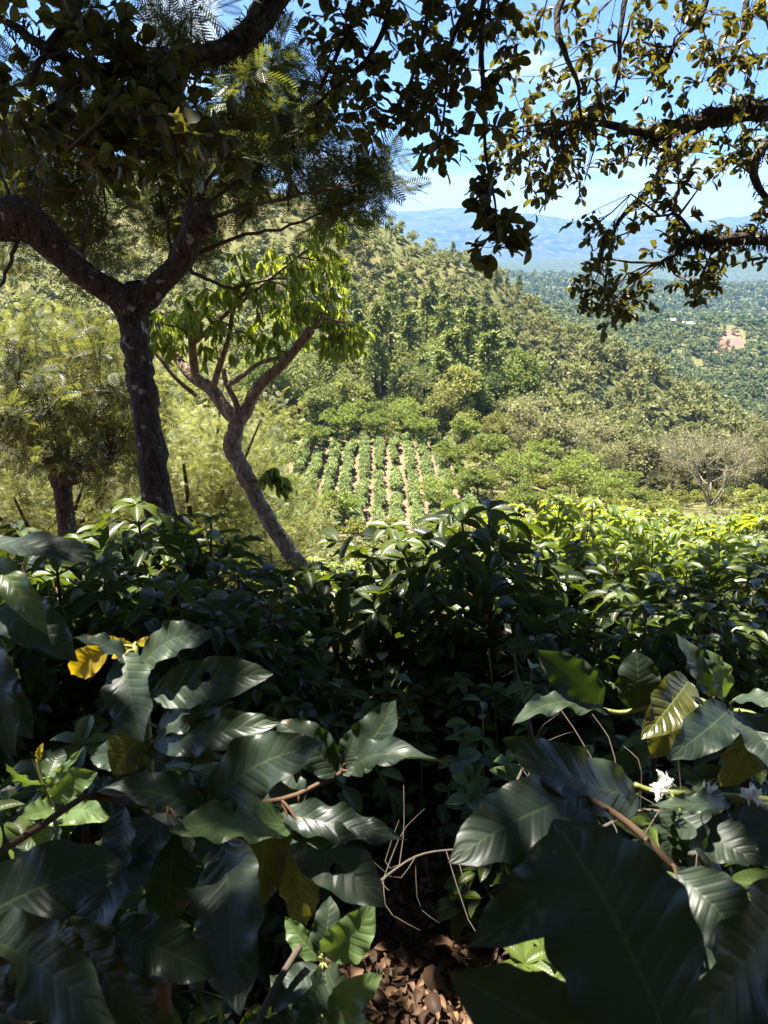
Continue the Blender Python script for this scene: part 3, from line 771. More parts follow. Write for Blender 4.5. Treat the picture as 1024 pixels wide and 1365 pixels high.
# farmhouse by the scar, and the dark trees along its terrace
def farmhouse(px, py, y, wd, label):
    x = upx(px, py) * y; z = h1(x, y) + 1.0
    root = thing('farmhouse', (x, y, z), label, 'house')
    def box(mb, a, b):
        a = np.array(a) + (x, y, z); b = np.array(b) + (x, y, z)
        V = [(a[0], a[1], a[2]), (b[0], a[1], a[2]), (b[0], b[1], a[2]), (a[0], b[1], a[2]), (a[0], a[1], b[2]), (b[0], a[1], b[2]), (b[0], b[1], b[2]), (a[0], b[1], b[2])]
        mb.add(V, [(3, 2, 1, 0), (4, 5, 6, 7), (0, 1, 5, 4), (1, 2, 6, 5), (2, 3, 7, 6), (3, 0, 4, 7)])
    m = MB(); box(m, (-wd/2, -4, -3), (wd/2, 4, 3.2)); m.build('wall', M['wallw'], root, root, False)
    m = MB(); e = wd / 2 + .8; V = np.array([(-e, -5, 3.1), (e, -5, 3.1), (e, 0, 5.6), (-e, 0, 5.6), (-e, 5, 3.1), (e, 5, 3.1)]) + (x, y, z)
    m.add(V, [(0, 1, 2, 3), (3, 2, 5, 4)]); m.build('roof', M['tin'], root, root, False)
    for k_ in range(3):
        m = MB(); cx = -wd/2 + wd * (k_ + .5) / 3; box(m, (cx - .8, -4.06, .6), (cx + .8, -3.95, 2.2)); m.build('window', M['dark'], root, root, False)
farmhouse(918, 432, 940, 22, 'long pale farmhouse with tin roof left of the red earth scar')
farmhouse(898, 430, 955, 9, 'small pale shed roof left of the long farmhouse')
for k_, (px, y, s) in enumerate([(870, 950, 1.5), (880, 960, 1.3), (888, 965, 1.5), (904, 950, 1.2), (935, 955, 1.6), (945, 960, 1.4), (952, 950, 1.1), (990, 960, 1.7), (1003, 950, 1.5), (1015, 960, 1.8), (857, 955, 1.1), (905, 900, 1.0), (945, 850, 1.2), (960, 800, 1.0)]):
    x = upx(px, 432) * y
    place('round', 'broadleaf_tree', x, y, k_, s * 1.05, (.3, .5, .42), 'dark rounded tree on the far terrace around the farmhouse and red scar', 'tree', 'dark trees around the far farmhouse')

# ------------------------------------------------------------------ feathery trees below the garden, in full sun
def feather_mesh(seed, h, rad, n, leaf, crown=.78):
    r = np.random.default_rng(seed); f = MB(); t = MB()
    st = resample([(0, 0, -.5), (r.normal() * .1, r.normal() * .1, h * .18), (r.normal() * .15, 0, h * .3)], 6); tube(t, st, [.2, .15], 8, .05)
    tips = []
    for k in range(9):
        a = k * .7 + r.uniform(-.3, .3); R = rad * r.uniform(.45, .9)
        e = np.array([math.cos(a) * R, math.sin(a) * R, h * r.uniform(.6, .95)])
        b = resample([st[r.integers(3, 6)], np.array([e[0] * .45, e[1] * .45, h * .45]), e], 10); tube(t, b, [.10, .02], 5); tips.append(b)
    P = np.concatenate([b[3:] for b in tips])
    cs = P[r.integers(0, len(P), 46)] + r.normal(size=(46, 3)) * rad * .28
    cs[:, 2] = np.clip(cs[:, 2], h * (1 - crown), h)
    idx = r.integers(0, 46, n); d0 = nrm(r.normal(size=(n, 3)))
    O = cs[idx] + d0 * rad * .3 * r.uniform(.3, 1, (n, 1)); D = nrm(d0 * .8 + r.normal(size=(n, 3)) * .5 + np.array([0, 0, .25]))
    leaves(f, T_FRONDLO, O, D, nrm(r.normal(size=(n, 3)) * .6 + (0, 0, 1)), leaf * r.uniform(.6, 1.2, n), leaf * .9 * r.uniform(.7, 1.2, n), np.clip(r.uniform(0, 1, 46)[idx] * .6 + r.uniform(0, .4, n), 0, 1))
    return f, t
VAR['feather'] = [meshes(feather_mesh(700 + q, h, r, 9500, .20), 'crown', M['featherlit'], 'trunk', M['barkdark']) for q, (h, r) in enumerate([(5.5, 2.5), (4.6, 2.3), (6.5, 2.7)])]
FE = [ # px, ground py, distance, scale, colour, label
 (60, 740, 13, .80, (.95, .95, .9), 'pale feathery bush at the left edge behind the short stubby trunk'),
 (150, 730, 18, 1.15, (1.1, 1.12, .9), 'bright yellow green feathery tree seen left of the thick dark trunk'),
 (20, 730, 20, 1.35, (1.0, 1.05, .9), 'tall feathery tree filling the left edge above the stubby trunk'),
 (260, 730, 16, .95, (1.1, 1.1, 1.0), 'grey green feathery tree between the thick trunk and the leaning trunk'),
 (285, 735, 21, 1.1, (1.05, 1.1, .95), 'feathery tree directly behind the fork of the leaning trunk'),
 (365, 750, 15, .5, (1.15, 1.15, 1.0), 'low feathery bush right of the foot of the leaning trunk'),
 (100, 725, 27, 1.5, (1.15, 1.15, 1.0), 'far pale feathery tree high up on the left'),
 (230, 725, 29, 1.35, (1.15, 1.18, 1.05), 'far pale feathery tree glimpsed between the two trunks'),
 (-60, 735, 16, 1.2, (.9, .95, .85), 'feathery tree cut by the left edge of the view'),
 (270, 720, 40, 1.4, (1.0, 1.05, .9), 'distant feathery tree behind the left branch of the leaning trunk'),
 (320, 720, 48, 1.25, (1.05, 1.08, .85), 'distant feathery tree above the left margin of the coffee field'),
 (385, 745, 28, .5, (1.2, 1.2, 1.0), 'small pale feathery bush just left of the dark middle coffee shrub'),
 (-30, 720, 45, 1.9, (1.0, 1.05, .9), 'large distant feathery tree behind the left edge'),
 (170, 715, 52, 1.8, (1.0, 1.05, .85), 'large distant feathery tree behind the thick trunk'),
]
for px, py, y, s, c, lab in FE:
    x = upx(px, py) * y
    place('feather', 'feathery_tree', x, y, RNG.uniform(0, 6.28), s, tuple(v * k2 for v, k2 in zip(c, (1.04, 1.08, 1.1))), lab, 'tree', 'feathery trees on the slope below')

# short stubby feathery tree at the left
def stub_tree():
    b = to_ground(C(88, 690, 11)); root = thing('stub_tree', b + (0, 0, .25), 'short stubby feathery tree with a pruned reddish brown trunk', 'tree')
    t = MB(); f = MB()
    p = [b, C(88, 690, 11), C(84, 655, 11), C(80, 632, 11)]
    tube(t, resample(p, 10), [.16, .13, .13, .17], 9, .08)
    fk = C(82, 640, 11); lim = []
    for e in [[(100, 620, 11), (125, 605, 11.2), (150, 590, 11.5)], [(70, 615, 10.8), (55, 600, 10.6), (20, 570, 10.4)], [(110, 632, 10.7), (140, 615, 10.4), (148, 608, 10.4)], [(85, 600, 11.2), (90, 540, 11.3), (95, 480, 11.3)]]:
        q = resample([fk] + [C(*v) for v in e], 8); tube(t, q, [.13, .08, .04], 7, .08); lim.append(q)
    at = [(C(RNG.uniform(-40, 210), RNG.uniform(455, 635), RNG.uniform(9.4, 12.3)), .6) for _ in range(56)]
    grow(t, f, lim, at, T_FRONDLO, .27, .9, 9, 'frond', .010, 8)
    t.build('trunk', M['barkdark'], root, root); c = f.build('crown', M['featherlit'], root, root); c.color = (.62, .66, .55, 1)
stub_tree()

# ------------------------------------------------------------------ thick forked shade tree
def shade_tree_big():
    top = C(212, 668, 7.2); b = to_ground(top + (top - C(195, 560, 7.1)) * np.array([0, 0, 0]) + np.array([.03, .02, 0]))
    root = thing('forked_shade_tree', b + (0, 0, .25), 'large shade tree with thick dark forked trunk, cut limbs and feathery leaves', 'tree')
    t = MB(); f = MB()
    tr = resample([b, (b + top) / 2, top, C(203, 610, 7.15), C(193, 540, 7.1), C(186, 490, 7.1), C(180, 440, 7.1), C(176, 405, 7.1), C(172, 388, 7.1)], 40)
    tr[4:-2] += RNG.normal(size=(34, 3)) * .012
    tube(t, tr, [.22, .175, .145, .132, .128, .132, .125, .132, .17, .155], 16, .06)
    l1 = resample([C(178, 412, 7.1), C(150, 390, 7.0), C(118, 370, 6.9), C(85, 340, 6.8), C(55, 310, 6.7), C(25, 292, 6.6), C(-30, 290, 6.5), C(-110, 250, 6.4)], 34)
    tube(t, l1, [.17, .115, .11, .125, .16, .19, .17, .12], 14, .08)
    l2 = resample([C(176, 410, 7.1), C(200, 390, 7.05), C(225, 366, 7.0), C(246, 340, 6.95), C(256, 312, 6.9), C(264, 290, 6.9), C(262, 270, 6.9)], 24)
    tube(t, l2, [.15, .115, .10, .11, .13, .12], 14, .09)
    tube(t, resample([C(258, 304, 6.9), C(272, 303, 6.85), C(287, 302, 6.85)], 6), [.065, .06], 9, .06)
    limbs = [l1, l2]
    sh = MB()
    for q in [[(262, 272, 6.9), (265, 210, 6.9), (262, 140, 7.0), (255, 60, 7.1)], [(258, 275, 6.9), (235, 200, 6.8), (226, 150, 6.7)], [(225, 366, 7), (228, 330, 7.1), (224, 300, 7.2), (210, 210, 7.3)],
              [(262, 290, 6.9), (330, 278, 6.8), (390, 262, 6.6), (440, 250, 6.4), (480, 243, 6.3)], [(250, 340, 7.0), (330, 312, 7.0), (400, 295, 6.9), (465, 272, 6.8)],
              [(50, 305, 6.7), (60, 230, 6.8), (70, 150, 6.9)], [(100, 355, 6.9), (120, 290, 7.0), (130, 220, 7.2)], [(20, 290, 6.6), (-10, 200, 6.6)],
              [(262, 285, 6.9), (320, 240, 7.3), (380, 180, 7.6), (388, 120, 7.7)], [(385, 262, 6.6), (386, 200, 6.7), (389, 140, 6.8)],
              [(240, 352, 7.0), (300, 380, 7.1), (380, 372, 7.0)], [(30, 300, 6.7), (0, 380, 6.5), (-20, 430, 6.4)], [(260, 280, 7), (300, 200, 7), (330, 110, 7), (345, 60, 7)]]:
        p = cpath(q, 14); p[1:-1] += RNG.normal(size=(12, 3)) * .015; tube(sh, p, [.022, .008], 6); limbs.append(p)
    at = []
    for _ in range(105):
        px, py = RNG.uniform(-30, 430), RNG.uniform(165, 395)
        if (px < 175 and py > 360) or (px > 380 and py < 190) or (px > 290 and py > 290) or (px > 345 and py > 215) or (px > 190 and py > 345): continue
        at.append((C(px, py, RNG.uniform(7.4, 8.8)), .42))
    for px, py in [(300, 70), (330, 120), (360, 110), (380, 60), (300, 150), (345, 170), (390, 150), (400, 120), (410, 200), (440, 180), (455, 215), (480, 235), (510, 245), (470, 255), (430, 245), (500, 225), (450, 268), (485, 262), (430, 285), (400, 230), (380, 200),
                   (230, 20), (255, 10), (130, 40), (10, 60), (220, 60), (360, 215), (340, 140), (315, 195), (375, 165), (400, 170), (320, 100), (355, 75)]:
        at.append((C(px, py, RNG.uniform(6.2, 7.6)), .30))
    grow(sh, f, limbs, at, T_FROND, .30, .95, 7, 'frond', .007, 6, tintf=lambda O: RNG.uniform(0, 1, len(O)) ** 1.6)
    t.build('trunk', M['barkdark'], root, root); sh.build('branches', M['twigbrown'], root, root); f.build('crown', M['feather'], root, root)
shade_tree_big()

# ------------------------------------------------------------------ leaning tree with drooping leaves
def leaning_tree():
    D = 8.8
    b = to_ground(C(412, 785, D + .1)); root = thing('leaning_tree', b + (0, 0, .25), 'slender leaning tree with tan sun-patched bark and drooping glossy leaves', 'tree')
    t = MB(); f = MB(); w_ = MB()
    tr = resample([b, C(408, 778, D), C(385, 735, D), C(360, 695, D), C(338, 655, D), (C(322, 622, D)), C(310, 600, D), C(313, 575, D), C(320, 552, D)], 34)
    tr[3:-3] += RNG.normal(size=(28, 3)) * .009; tube(t, tr, [.125, .098, .09, .092, .083, .10, .088, .104, .092, .084], 12, .09)
    limbs = []
    def limb(q, r, n=16, sd=9):
        p = cpath(q, n); tube(t, p, r, sd, .06); limbs.append(p)
    limb([(318, 560, D), (330, 545, D), (338, 525, D - .1), (355, 505, D - .2), (380, 483, D - .3), (402, 455, D - .4), (415, 438, D - .45)], [.095, .07, .06, .05, .055], 18)
    limb([(318, 562, D), (300, 545, D + .1), (283, 520, D + .2), (262, 505, D + .3), (245, 488, D + .4), (230, 465, D + .5), (222, 448, D + .5)], [.09, .08, .075, .075, .06, .05], 18)
    limb([(262, 506, D + .3), (258, 480, D + .2), (256, 455, D), (258, 440, D)], [.055, .045])
    limb([(283, 520, D + .2), (292, 490, D + .1), (305, 450, D), (312, 410, D), (330, 385, D)], [.045, .03, .02])
    limb([(318, 560, D), (314, 535, D - .1), (302, 512, D - .2), (298, 492, D - .2)], [.04, .025])
    limb([(302, 515, D - .2), (325, 500, D - .3), (345, 485, D - .4), (375, 475, D - .5)], [.03, .02])
    limb([(262, 528, D + .2), (235, 505, D + .1), (215, 480, D), (202, 465, D)], [.028, .018])
    limb([(256, 460, D), (300, 420, D + .2), (350, 380, D + .2), (400, 340, D), (430, 320, D - .2)], [.03, .012])
    limb([(413, 440, D - .45), (430, 425, D - .6), (460, 430, D - .7)], [.02, .012])
    limb([(340, 640, D), (352, 640, D - .3), (362, 636, D - .5)], [.02, .01], 8, 5)
    at = []
    for px, py, r in [(430, 415, .4), (455, 425, .35), (475, 440, .3), (485, 455, .2), (440, 400, .4), (410, 400, .4), (385, 400, .4), (380, 425, .35), (350, 430, .35), (340, 455, .3), (370, 450, .3), (395, 420, .3),
                      (330, 400, .4), (300, 395, .45), (270, 400, .45), (240, 410, .45), (220, 430, .4), (250, 440, .35), (280, 430, .4), (210, 410, .4), (265, 380, .45), (310, 370, .45), (350, 370, .45), (390, 370, .45), (420, 370, .4),
                      (440, 345, .3), (425, 320, .3), (400, 335, .3), (435, 305, .25), (350, 340, .3), (445, 370, .25), (300, 345, .4), (460, 450, .25), (205, 440, .3), (450, 440, .3), (415, 430, .3)]:
        at.append((C(px, py, D + RNG.uniform(-.7, .5)), r))
    for px, py in [(352, 630), (370, 642)]: at.append((C(px, py, D - .5), .15))
    grow(w_, f, limbs, at, T_LANCE, .16, .32, 8, 'droop', .008, 5)
    t.build('trunk', M['barktan'], root, root); w_.build('branches', M['twigbrown'], root, root); f.build('crown', M['droop'], root, root)
leaning_tree()

# ------------------------------------------------------------------ overhanging oak, its trunk just out of view on the right
def oak():
    base = np.array([6.6, 5.2, h1(6.6, 5.2)])
    root = thing('overhanging_oak', base, 'large mossy oak whose leafy limbs hang across the top of the view', 'tree')
    t = MB(); f = MB(); w_ = MB(); mo = MB()
    tr = resample([base - (0, 0, .4), base + (.05, 0, 1.2), base + (-.1, .1, 3), base + (-.3, 0, 5.2), base + (-.8, 0, 7.5)], 26); tube(t, tr, [.48, .34, .3, .27, .2], 16, .06)
    limbs = []
    def limb(p, r, n=24, sd=10, store=True, moss=0):
        p = resample(p, n); p[1:-1] += RNG.normal(size=(n - 2, 3)) * min(r) * .35
        tube(t, p, r, sd, .12)
        if store: limbs.append(p)
        if moss:
            k_ = moss; i = RNG.integers(0, n - 1, k_); s = RNG.uniform(0, 1, (k_, 1)); o = p[i] * (1 - s) + p[i + 1] * s
            rr = np.interp(i / n, np.linspace(0, 1, len(r)), r); d = rv(k_); o = o + d * rr[:, None] * .95
            leaves(mo, T_LANCE, o, d * .5 + np.array([0, 0, -1.0]) * (d[:, 2:3] < .2) + rv(k_) * .3, rv(k_), RNG.uniform(.015, .05, k_), .006, RNG.uniform(0, 1, k_))
    R = 4.4
    limb([tr[19], C(1300, 150, 5.6), C(1120, 140, 4.9), C(1024, 147, R), C(975, 150, R), C(930, 163, R), C(895, 172, R), C(860, 178, R)], [.16, .11, .062, .058, .052, .046, .036], 34, 12, moss=900)
    limb([C(866, 177, R), C(830, 172, R), C(800, 165, R), C(765, 170, R - .1), C(740, 182, R - .1), C(705, 178, R - .1)], [.03, .018, .012], 16, 7)
    limb([C(893, 172, R), C(888, 200, R), C(878, 235, R), C(858, 260, R), C(832, 285, R), (C(818, 310, R)), C(812, 345, R), C(805, 385, R)], [.026, .02, .012, .006], 20, 7, moss=120)
    limb([tr[15], C(1250, 310, 5.2), C(1100, 325, 4.5), C(1024, 320, 4.1), C(985, 318, 4.0), C(950, 322, 4.0), C(925, 318, 4.0), C(905, 335, 4.0), C(880, 350, 4.0)], [.10, .06, .032, .03, .026, .018, .007], 30, 9, moss=600)
    limb([C(925, 318, 4), C(915, 300, 4), C(900, 285, 3.95), C(880, 288, 3.9)], [.012, .006], 8, 5)
    limb([C(1060, 160, 4.5), C(1020, 190, 4.3), C(1006, 215, 4.3), C(1010, 248, 4.3), C(1028, 275, 4.3)], [.035, .025, .018], 12, 7, moss=150)
    # long limb passing over the view to the left
    limb([tr[21], base + (-2.5, -1.0, 7.2), np.array([1.7, 4.3, 4.2]), C(470, -120, 4.0), C(405, -50, 3.9), C(362, 0, 3.85), C(343, 36, 3.8), C(312, 60, 3.75), C(285, 72, 3.7), C(256, 80, 3.65), C(240, 100, 3.6), C(226, 138, 3.55), C(214, 168, 3.5), C(200, 205, 3.45)],
         [.17, .14, .10, .075, .062, .056, .052, .046, .04, .034], 52, 13, moss=1500)
    limb([C(250, 84, 3.62), C(215, 78, 3.4), C(170, 92, 3.2), C(120, 95, 3.1), C(60, 60, 3.0), C(10, 30, 3.0)], [.045, .03, .015], 18, 8, moss=400)
    limb([C(120, 95, 3.1), C(90, 130, 2.95), C(40, 160, 2.8)], [.02, .008], 10, 6)
    limb([C(226, 138, 3.55), C(180, 150, 3.3), C(130, 170, 3.1), C(90, 200, 2.9)], [.028, .01], 12, 6)
    # twiggy limbs hanging from above the view
    for q, r in [([(640, -260, 4.0), (560, -120, 3.7), (500, -20, 3.5), (455, 60, 3.4), (425, 120, 3.4)], [.05, .03, .012, .006]),
              ([(520, -60, 3.6), (515, 30, 3.5), (480, 90, 3.4), (455, 110, 3.4), (420, 140, 3.4)], [.016, .006]),
              ([(760, -260, 4.0), (690, -100, 3.6), (630, 0, 3.4), (600, 60, 3.3), (595, 120, 3.3), (590, 170, 3.3)], [.04, .02, .009, .004]),
              ([(690, -100, 3.6), (650, -20, 3.3), (642, 60, 3.2), (645, 140, 3.15), (648, 210, 3.1), (660, 270, 3.1), (662, 330, 3.1)], [.016, .008, .003]),
              ([(900, -200, 4.6), (800, -80, 4.2), (745, 10, 4.0), (752, 70, 3.9), (770, 110, 3.9), (775, 160, 3.9)], [.04, .022, .012, .008]),
              ([(860, -120, 4.4), (830, 20, 4.2), (825, 90, 4.2), (820, 120, 4.2)], [.018, .006]),
              ([(1050, -160, 4.8), (960, -60, 4.5), (935, 20, 4.4), (900, 60, 4.4), (880, 110, 4.4)], [.04, .018, .008]),
              ([(1050, -160, 4.8), (1000, -20, 4.4), (990, 50, 4.3), (950, 120, 4.3)], [.025, .008]),
              ([(560, -120, 3.7), (570, -10, 3.5), (560, 70, 3.4), (530, 150, 3.4)], [.014, .005]),
              ([(200, -120, 3.4), (130, -30, 3.1), (80, 40, 2.9), (40, 110, 2.7)], [.03, .01])]:
        limb([C(*v) for v in q], r, 18, 6)
    # unseen limbs of the crown overhead; rearward ones added to carry shading clusters
    tops = []
    for q in [[(6, 5.2, 4.6), (3, 6, 6.3), (0, 7, 6.6), (-3, 7.6, 6.7), (-5.5, 8, 6.5)], [(6, 5.2, 4.4), (3, 4.2, 6.0), (.5, 4.0, 6.3), (-3, 4.2, 6.2), (-5, 4.5, 6)], [(5.9, 5.2, 5), (4, 8, 7), (1, 10, 7.6), (-2, 10.5, 7.5)],
              [(6, 5.2, 4), (4, 2.5, 5.8), (1.5, 1.0, 6.2), (-2, 1, 6.0), (-4.5, 2, 5.8)], [(6, 5.2, 5), (6.5, 8, 6.5), (6, 10.5, 7.5)], [(2.6, 4.6, 5.9), (2, 6, 5.6), (1.5, 7, 5.5)], [(6.2, 5, 4), (5, 1, 5.2), (3, -3, 5.5), (0, -6, 5.8), (-4, -8, 6)], [(3, -3, 5.5), (5, -6, 4.5), (6, -9, 4)], [(3, -3, 5.5), (-2, -3.5, 5.6), (-6, -4, 5)]]:
        limb(np.array(q, float), [.16, .08, .04, .02], 20, 8)
    def at(lst, d0, d1, r): return [(C(px, py, RNG.uniform(d0, d1)), r) for px, py in lst]
    TL = [(110, 85), (150, 110), (60, 130), (110, 150), (160, 160), (200, 120), (30, 190), (130, 215), (180, 200), (235, 170), (180, 60), (140, 30), (225, 215), (160, 205), (210, 80), (10, 150), (250, 190), (280, 185), (120, 50), (270, 130)]
    TM = [(415, 20), (450, 40), (430, 80), (470, 90), (505, 20), (545, 20), (530, 70), (575, 45), (595, 80), (560, 110), (500, 130), (440, 125), (580, 140), (600, 20), (625, 50), (650, 25), (640, 85), (665, 60), (470, 160), (510, 185), (595, 185), (545, 165), (480, 10), (570, 205), (690, 25), (420, 160), (490, 60), (550, 140), (590, 115)]
    HG = [(650, 110), (648, 175), (655, 235), (650, 280), (665, 300), (655, 325), (690, 322), (668, 342)]
    RT = [(715, 40), (745, 20), (790, 30), (760, 75), (720, 95), (745, 135), (790, 130), (830, 60), (870, 30), (915, 35), (960, 20), (1000, 40), (1015, 95), (975, 85), (935, 85), (890, 80), (845, 100), (880, 115), (930, 115), (700, 140), (665, 185), (690, 175), (720, 190), (760, 190), (800, 195), (835, 215), (680, 215), (720, 225), (770, 225), (730, 245), (700, 250), (800, 140),
          (900, 205), (945, 205), (990, 195), (955, 235), (900, 235), (1010, 150), (985, 120), (850, 190), (875, 200), (910, 190), (965, 190), (1015, 215), (775, 150), (820, 165), (740, 160), (1000, 10), (860, 70), (960, 60), (780, 240), (750, 215), (690, 200)]
    LR = [(812, 315), (790, 335), (780, 310), (805, 365), (785, 385), (815, 400), (835, 395), (855, 412), (800, 420), (775, 405), (835, 420), (905, 300), (885, 295), (930, 335), (950, 350), (935, 370), (950, 385), (985, 300), (1010, 305), (895, 325), (965, 330), (870, 260), (850, 280), (955, 300), (1000, 335), (925, 385), (890, 340)]
    grow(w_, f, limbs, at(TL, 2.5, 3.4, .19), T_OAK, .074, .66, 10, 'spray', .005, 6)
    grow(w_, f, limbs, at(TM, 3.1, 3.7, .17), T_OAK, .060, .58, 9, 'spray', .006, 5)
    grow(w_, f, limbs, at(HG, 3.05, 3.15, .09), T_OAK, .078, .58, 7, 'spray', .004, 3)
    grow(w_, f, limbs, at(RT, 3.8, 4.7, .19), T_OAK, .060, .52, 9, 'spray', .006, 5, tintf=lambda O: .35 + .65 * RNG.uniform(0, 1, len(O)))
    grow(w_, f, limbs, at(LR, 3.9, 4.3, .13), T_OAK, .056, .52, 10, 'spray', .005, 4, tintf=lambda O: .35 + .65 * RNG.uniform(0, 1, len(O)))
    ov = []  # crown clusters out of view, placed for the shade they cast on the garden
    RTG = [C(a, b, d) for a, b, d in [(740, 60, 4.2), (900, 60, 4.2), (830, 130, 4.2), (760, 190, 4.2), (930, 200, 4.2), (690, 190, 4.2), (810, 370, 4.1), (930, 350, 4.0), (1010, 120, 4.2), (985, 40, 4.3)]]
    CLEAR = [C(285, 890, 1.0), C(310, 1105, .88), C(700, 690, 4.0), C(565, 1220, 2.7), C(80, 1185, .72), C(930, 870, 1.2), C(490, 960, .97), C(440, 1260, 1.1)]
    GAPS = [C(560, 1200, 2.7), C(600, 1290, 2.5), C(280, 900, 1.0), C(930, 890, 1.2), C(90, 1050, 1.25), C(440, 1270, 1.1), C(500, 960, .95), C(690, 700, 4.0), C(745, 770, 4.2), C(880, 850, 3.2), C(480, 720, 4.4), C(200, 720, 3.5), C(560, 900, 3.2), C(300, 800, 3.2), C(740, 720, 4.3), C(660, 720, 3.9), C(430, 450, 8.4), C(350, 680, 8.8), C(700, 800, 3.6), C(200, 760, 3.2), C(840, 900, 1.25)]  # spots kept in sun by leaving clusters out of their rays
    for _ in range(680):
        x, y = RNG.uniform(-7, 5), RNG.uniform(-5, 11); z = RNG.uniform(4.4, 7.2)
        if z < 1.9 + .30 * y or (y > 9.3 and x < -.5): continue
        q = np.array([x, y, z]); sd = np.array(SUN)
        if min(np.linalg.norm(np.cross(q - g_, sd)) - (.12 if n_ < 2 else 0) for n_, g_ in enumerate(GAPS)) < .5 and RNG.uniform() < .85: continue
        if 4.5 < y < 8.5 and RNG.uniform() < (.44 if x > -2.8 else .12): continue
        if min(np.linalg.norm(np.cross(q - g_, sd)) for g_ in CLEAR) < .6: continue
        if min(np.linalg.norm(np.cross(q - g_, sd)) for g_ in RTG) < .75: continue
        ov.append((np.array([x, y, z]), .6))
    for _ in range(260):  # unseen clusters added behind the camera to cut sky light on the leaves
        x, y = RNG.uniform(-8, 9), RNG.uniform(-10, -1.2); ov.append((np.array([x, y, RNG.uniform(1.5, 6.5) - .2 * y]), .7))
    for px, py in [(110, 85), (60, 130), (150, 160), (200, 120), (30, 190), (130, 215), (235, 180), (60, 40), (180, 50), (30, 100)]: ov.append((C(px, py, 3.0) + np.array(SUN) * 3.2, .75)); ov.append((C(px, py, 3.0) + np.array(SUN) * 3.8, .75))  # blockers added up the sun ray to shade the upper-left leaves
    for px, py, d in [(0, 290, 6.6), (30, 292, 6.6), (70, 325, 6.75), (110, 360, 6.9), (150, 385, 7.0), (240, 345, 7.0), (262, 290, 6.9), (190, 480, 7.1), (195, 560, 7.1)]:  # blockers added to keep the sun off the forked trunk and limbs
        for t_ in (3.4, 4.2): ov.append((C(px, py, d) + np.array(SUN) * t_, .8))
    sd = np.array(SUN)
    FG = [C(px, py, .85) for px in (0, 200, 400, 640, 820, 1000) for py in (900, 1050, 1200, 1340)]
    def fgd(q): return min(np.linalg.norm(np.cross(q - g_, sd)) for g_ in FG)
    ov = [o_ for o_ in ov if o_[0][1] < -1 or fgd(o_[0]) > .74]
    fine = []  # small unseen clusters added to dapple the foreground leaves
    for px, py, d in [(330, 1290, .75), (210, 1090, .9), (690, 1090, .85), (790, 1180, .6), (850, 1310, .55), (690, 1320, .58), (960, 1230, .7), (990, 1060, .9), (20, 860, .85), (560, 1040, .9)]:
        fine.append((C(px, py, d) + sd * RNG.uniform(4.4, 5.8) + RNG.normal(size=3) * .08, .40))
    for _ in range(150):  # more unseen blockers added to shade the leaves along the top
        q = C(RNG.uniform(-60, 560), RNG.uniform(10, 230), 3.0) + np.array(SUN) * RNG.uniform(2.6, 4.4) + RNG.normal(size=3) * .3
        if min(np.linalg.norm(np.cross(q - g_, np.array(SUN))) for g_ in GAPS[:2] + RTG) < .8: continue
        if q[2] > 2.0 + .30 * q[1] and fgd(q) > .6: ov.append((q, .55))
    grow(w_, f, limbs, [(C(px, py, d) + np.array(SUN) * 5.0, .34) for px, py, d in [(790, 1180, .6), (860, 1310, .56)]], T_OAK, .13, .66, 9, 'spray', .006, 6)  # dense clusters added out of view to shade the huge front leaf
    grow(w_, f, limbs, fine, T_OAK, .13, .66, 5, 'spray', .006, 4)
    grow(w_, f, limbs, ov, T_OAK, .17, .64, 14, 'spray', .012, 8)
    t.build('trunk', M['barkoak'], root, root); w_.build('branches', M['twigbrown'], root, root); f.build('crown', M['oak'], root, root); mo.build('moss', M['moss'], root, root)  # crown and branches include the added shading clusters
oak()

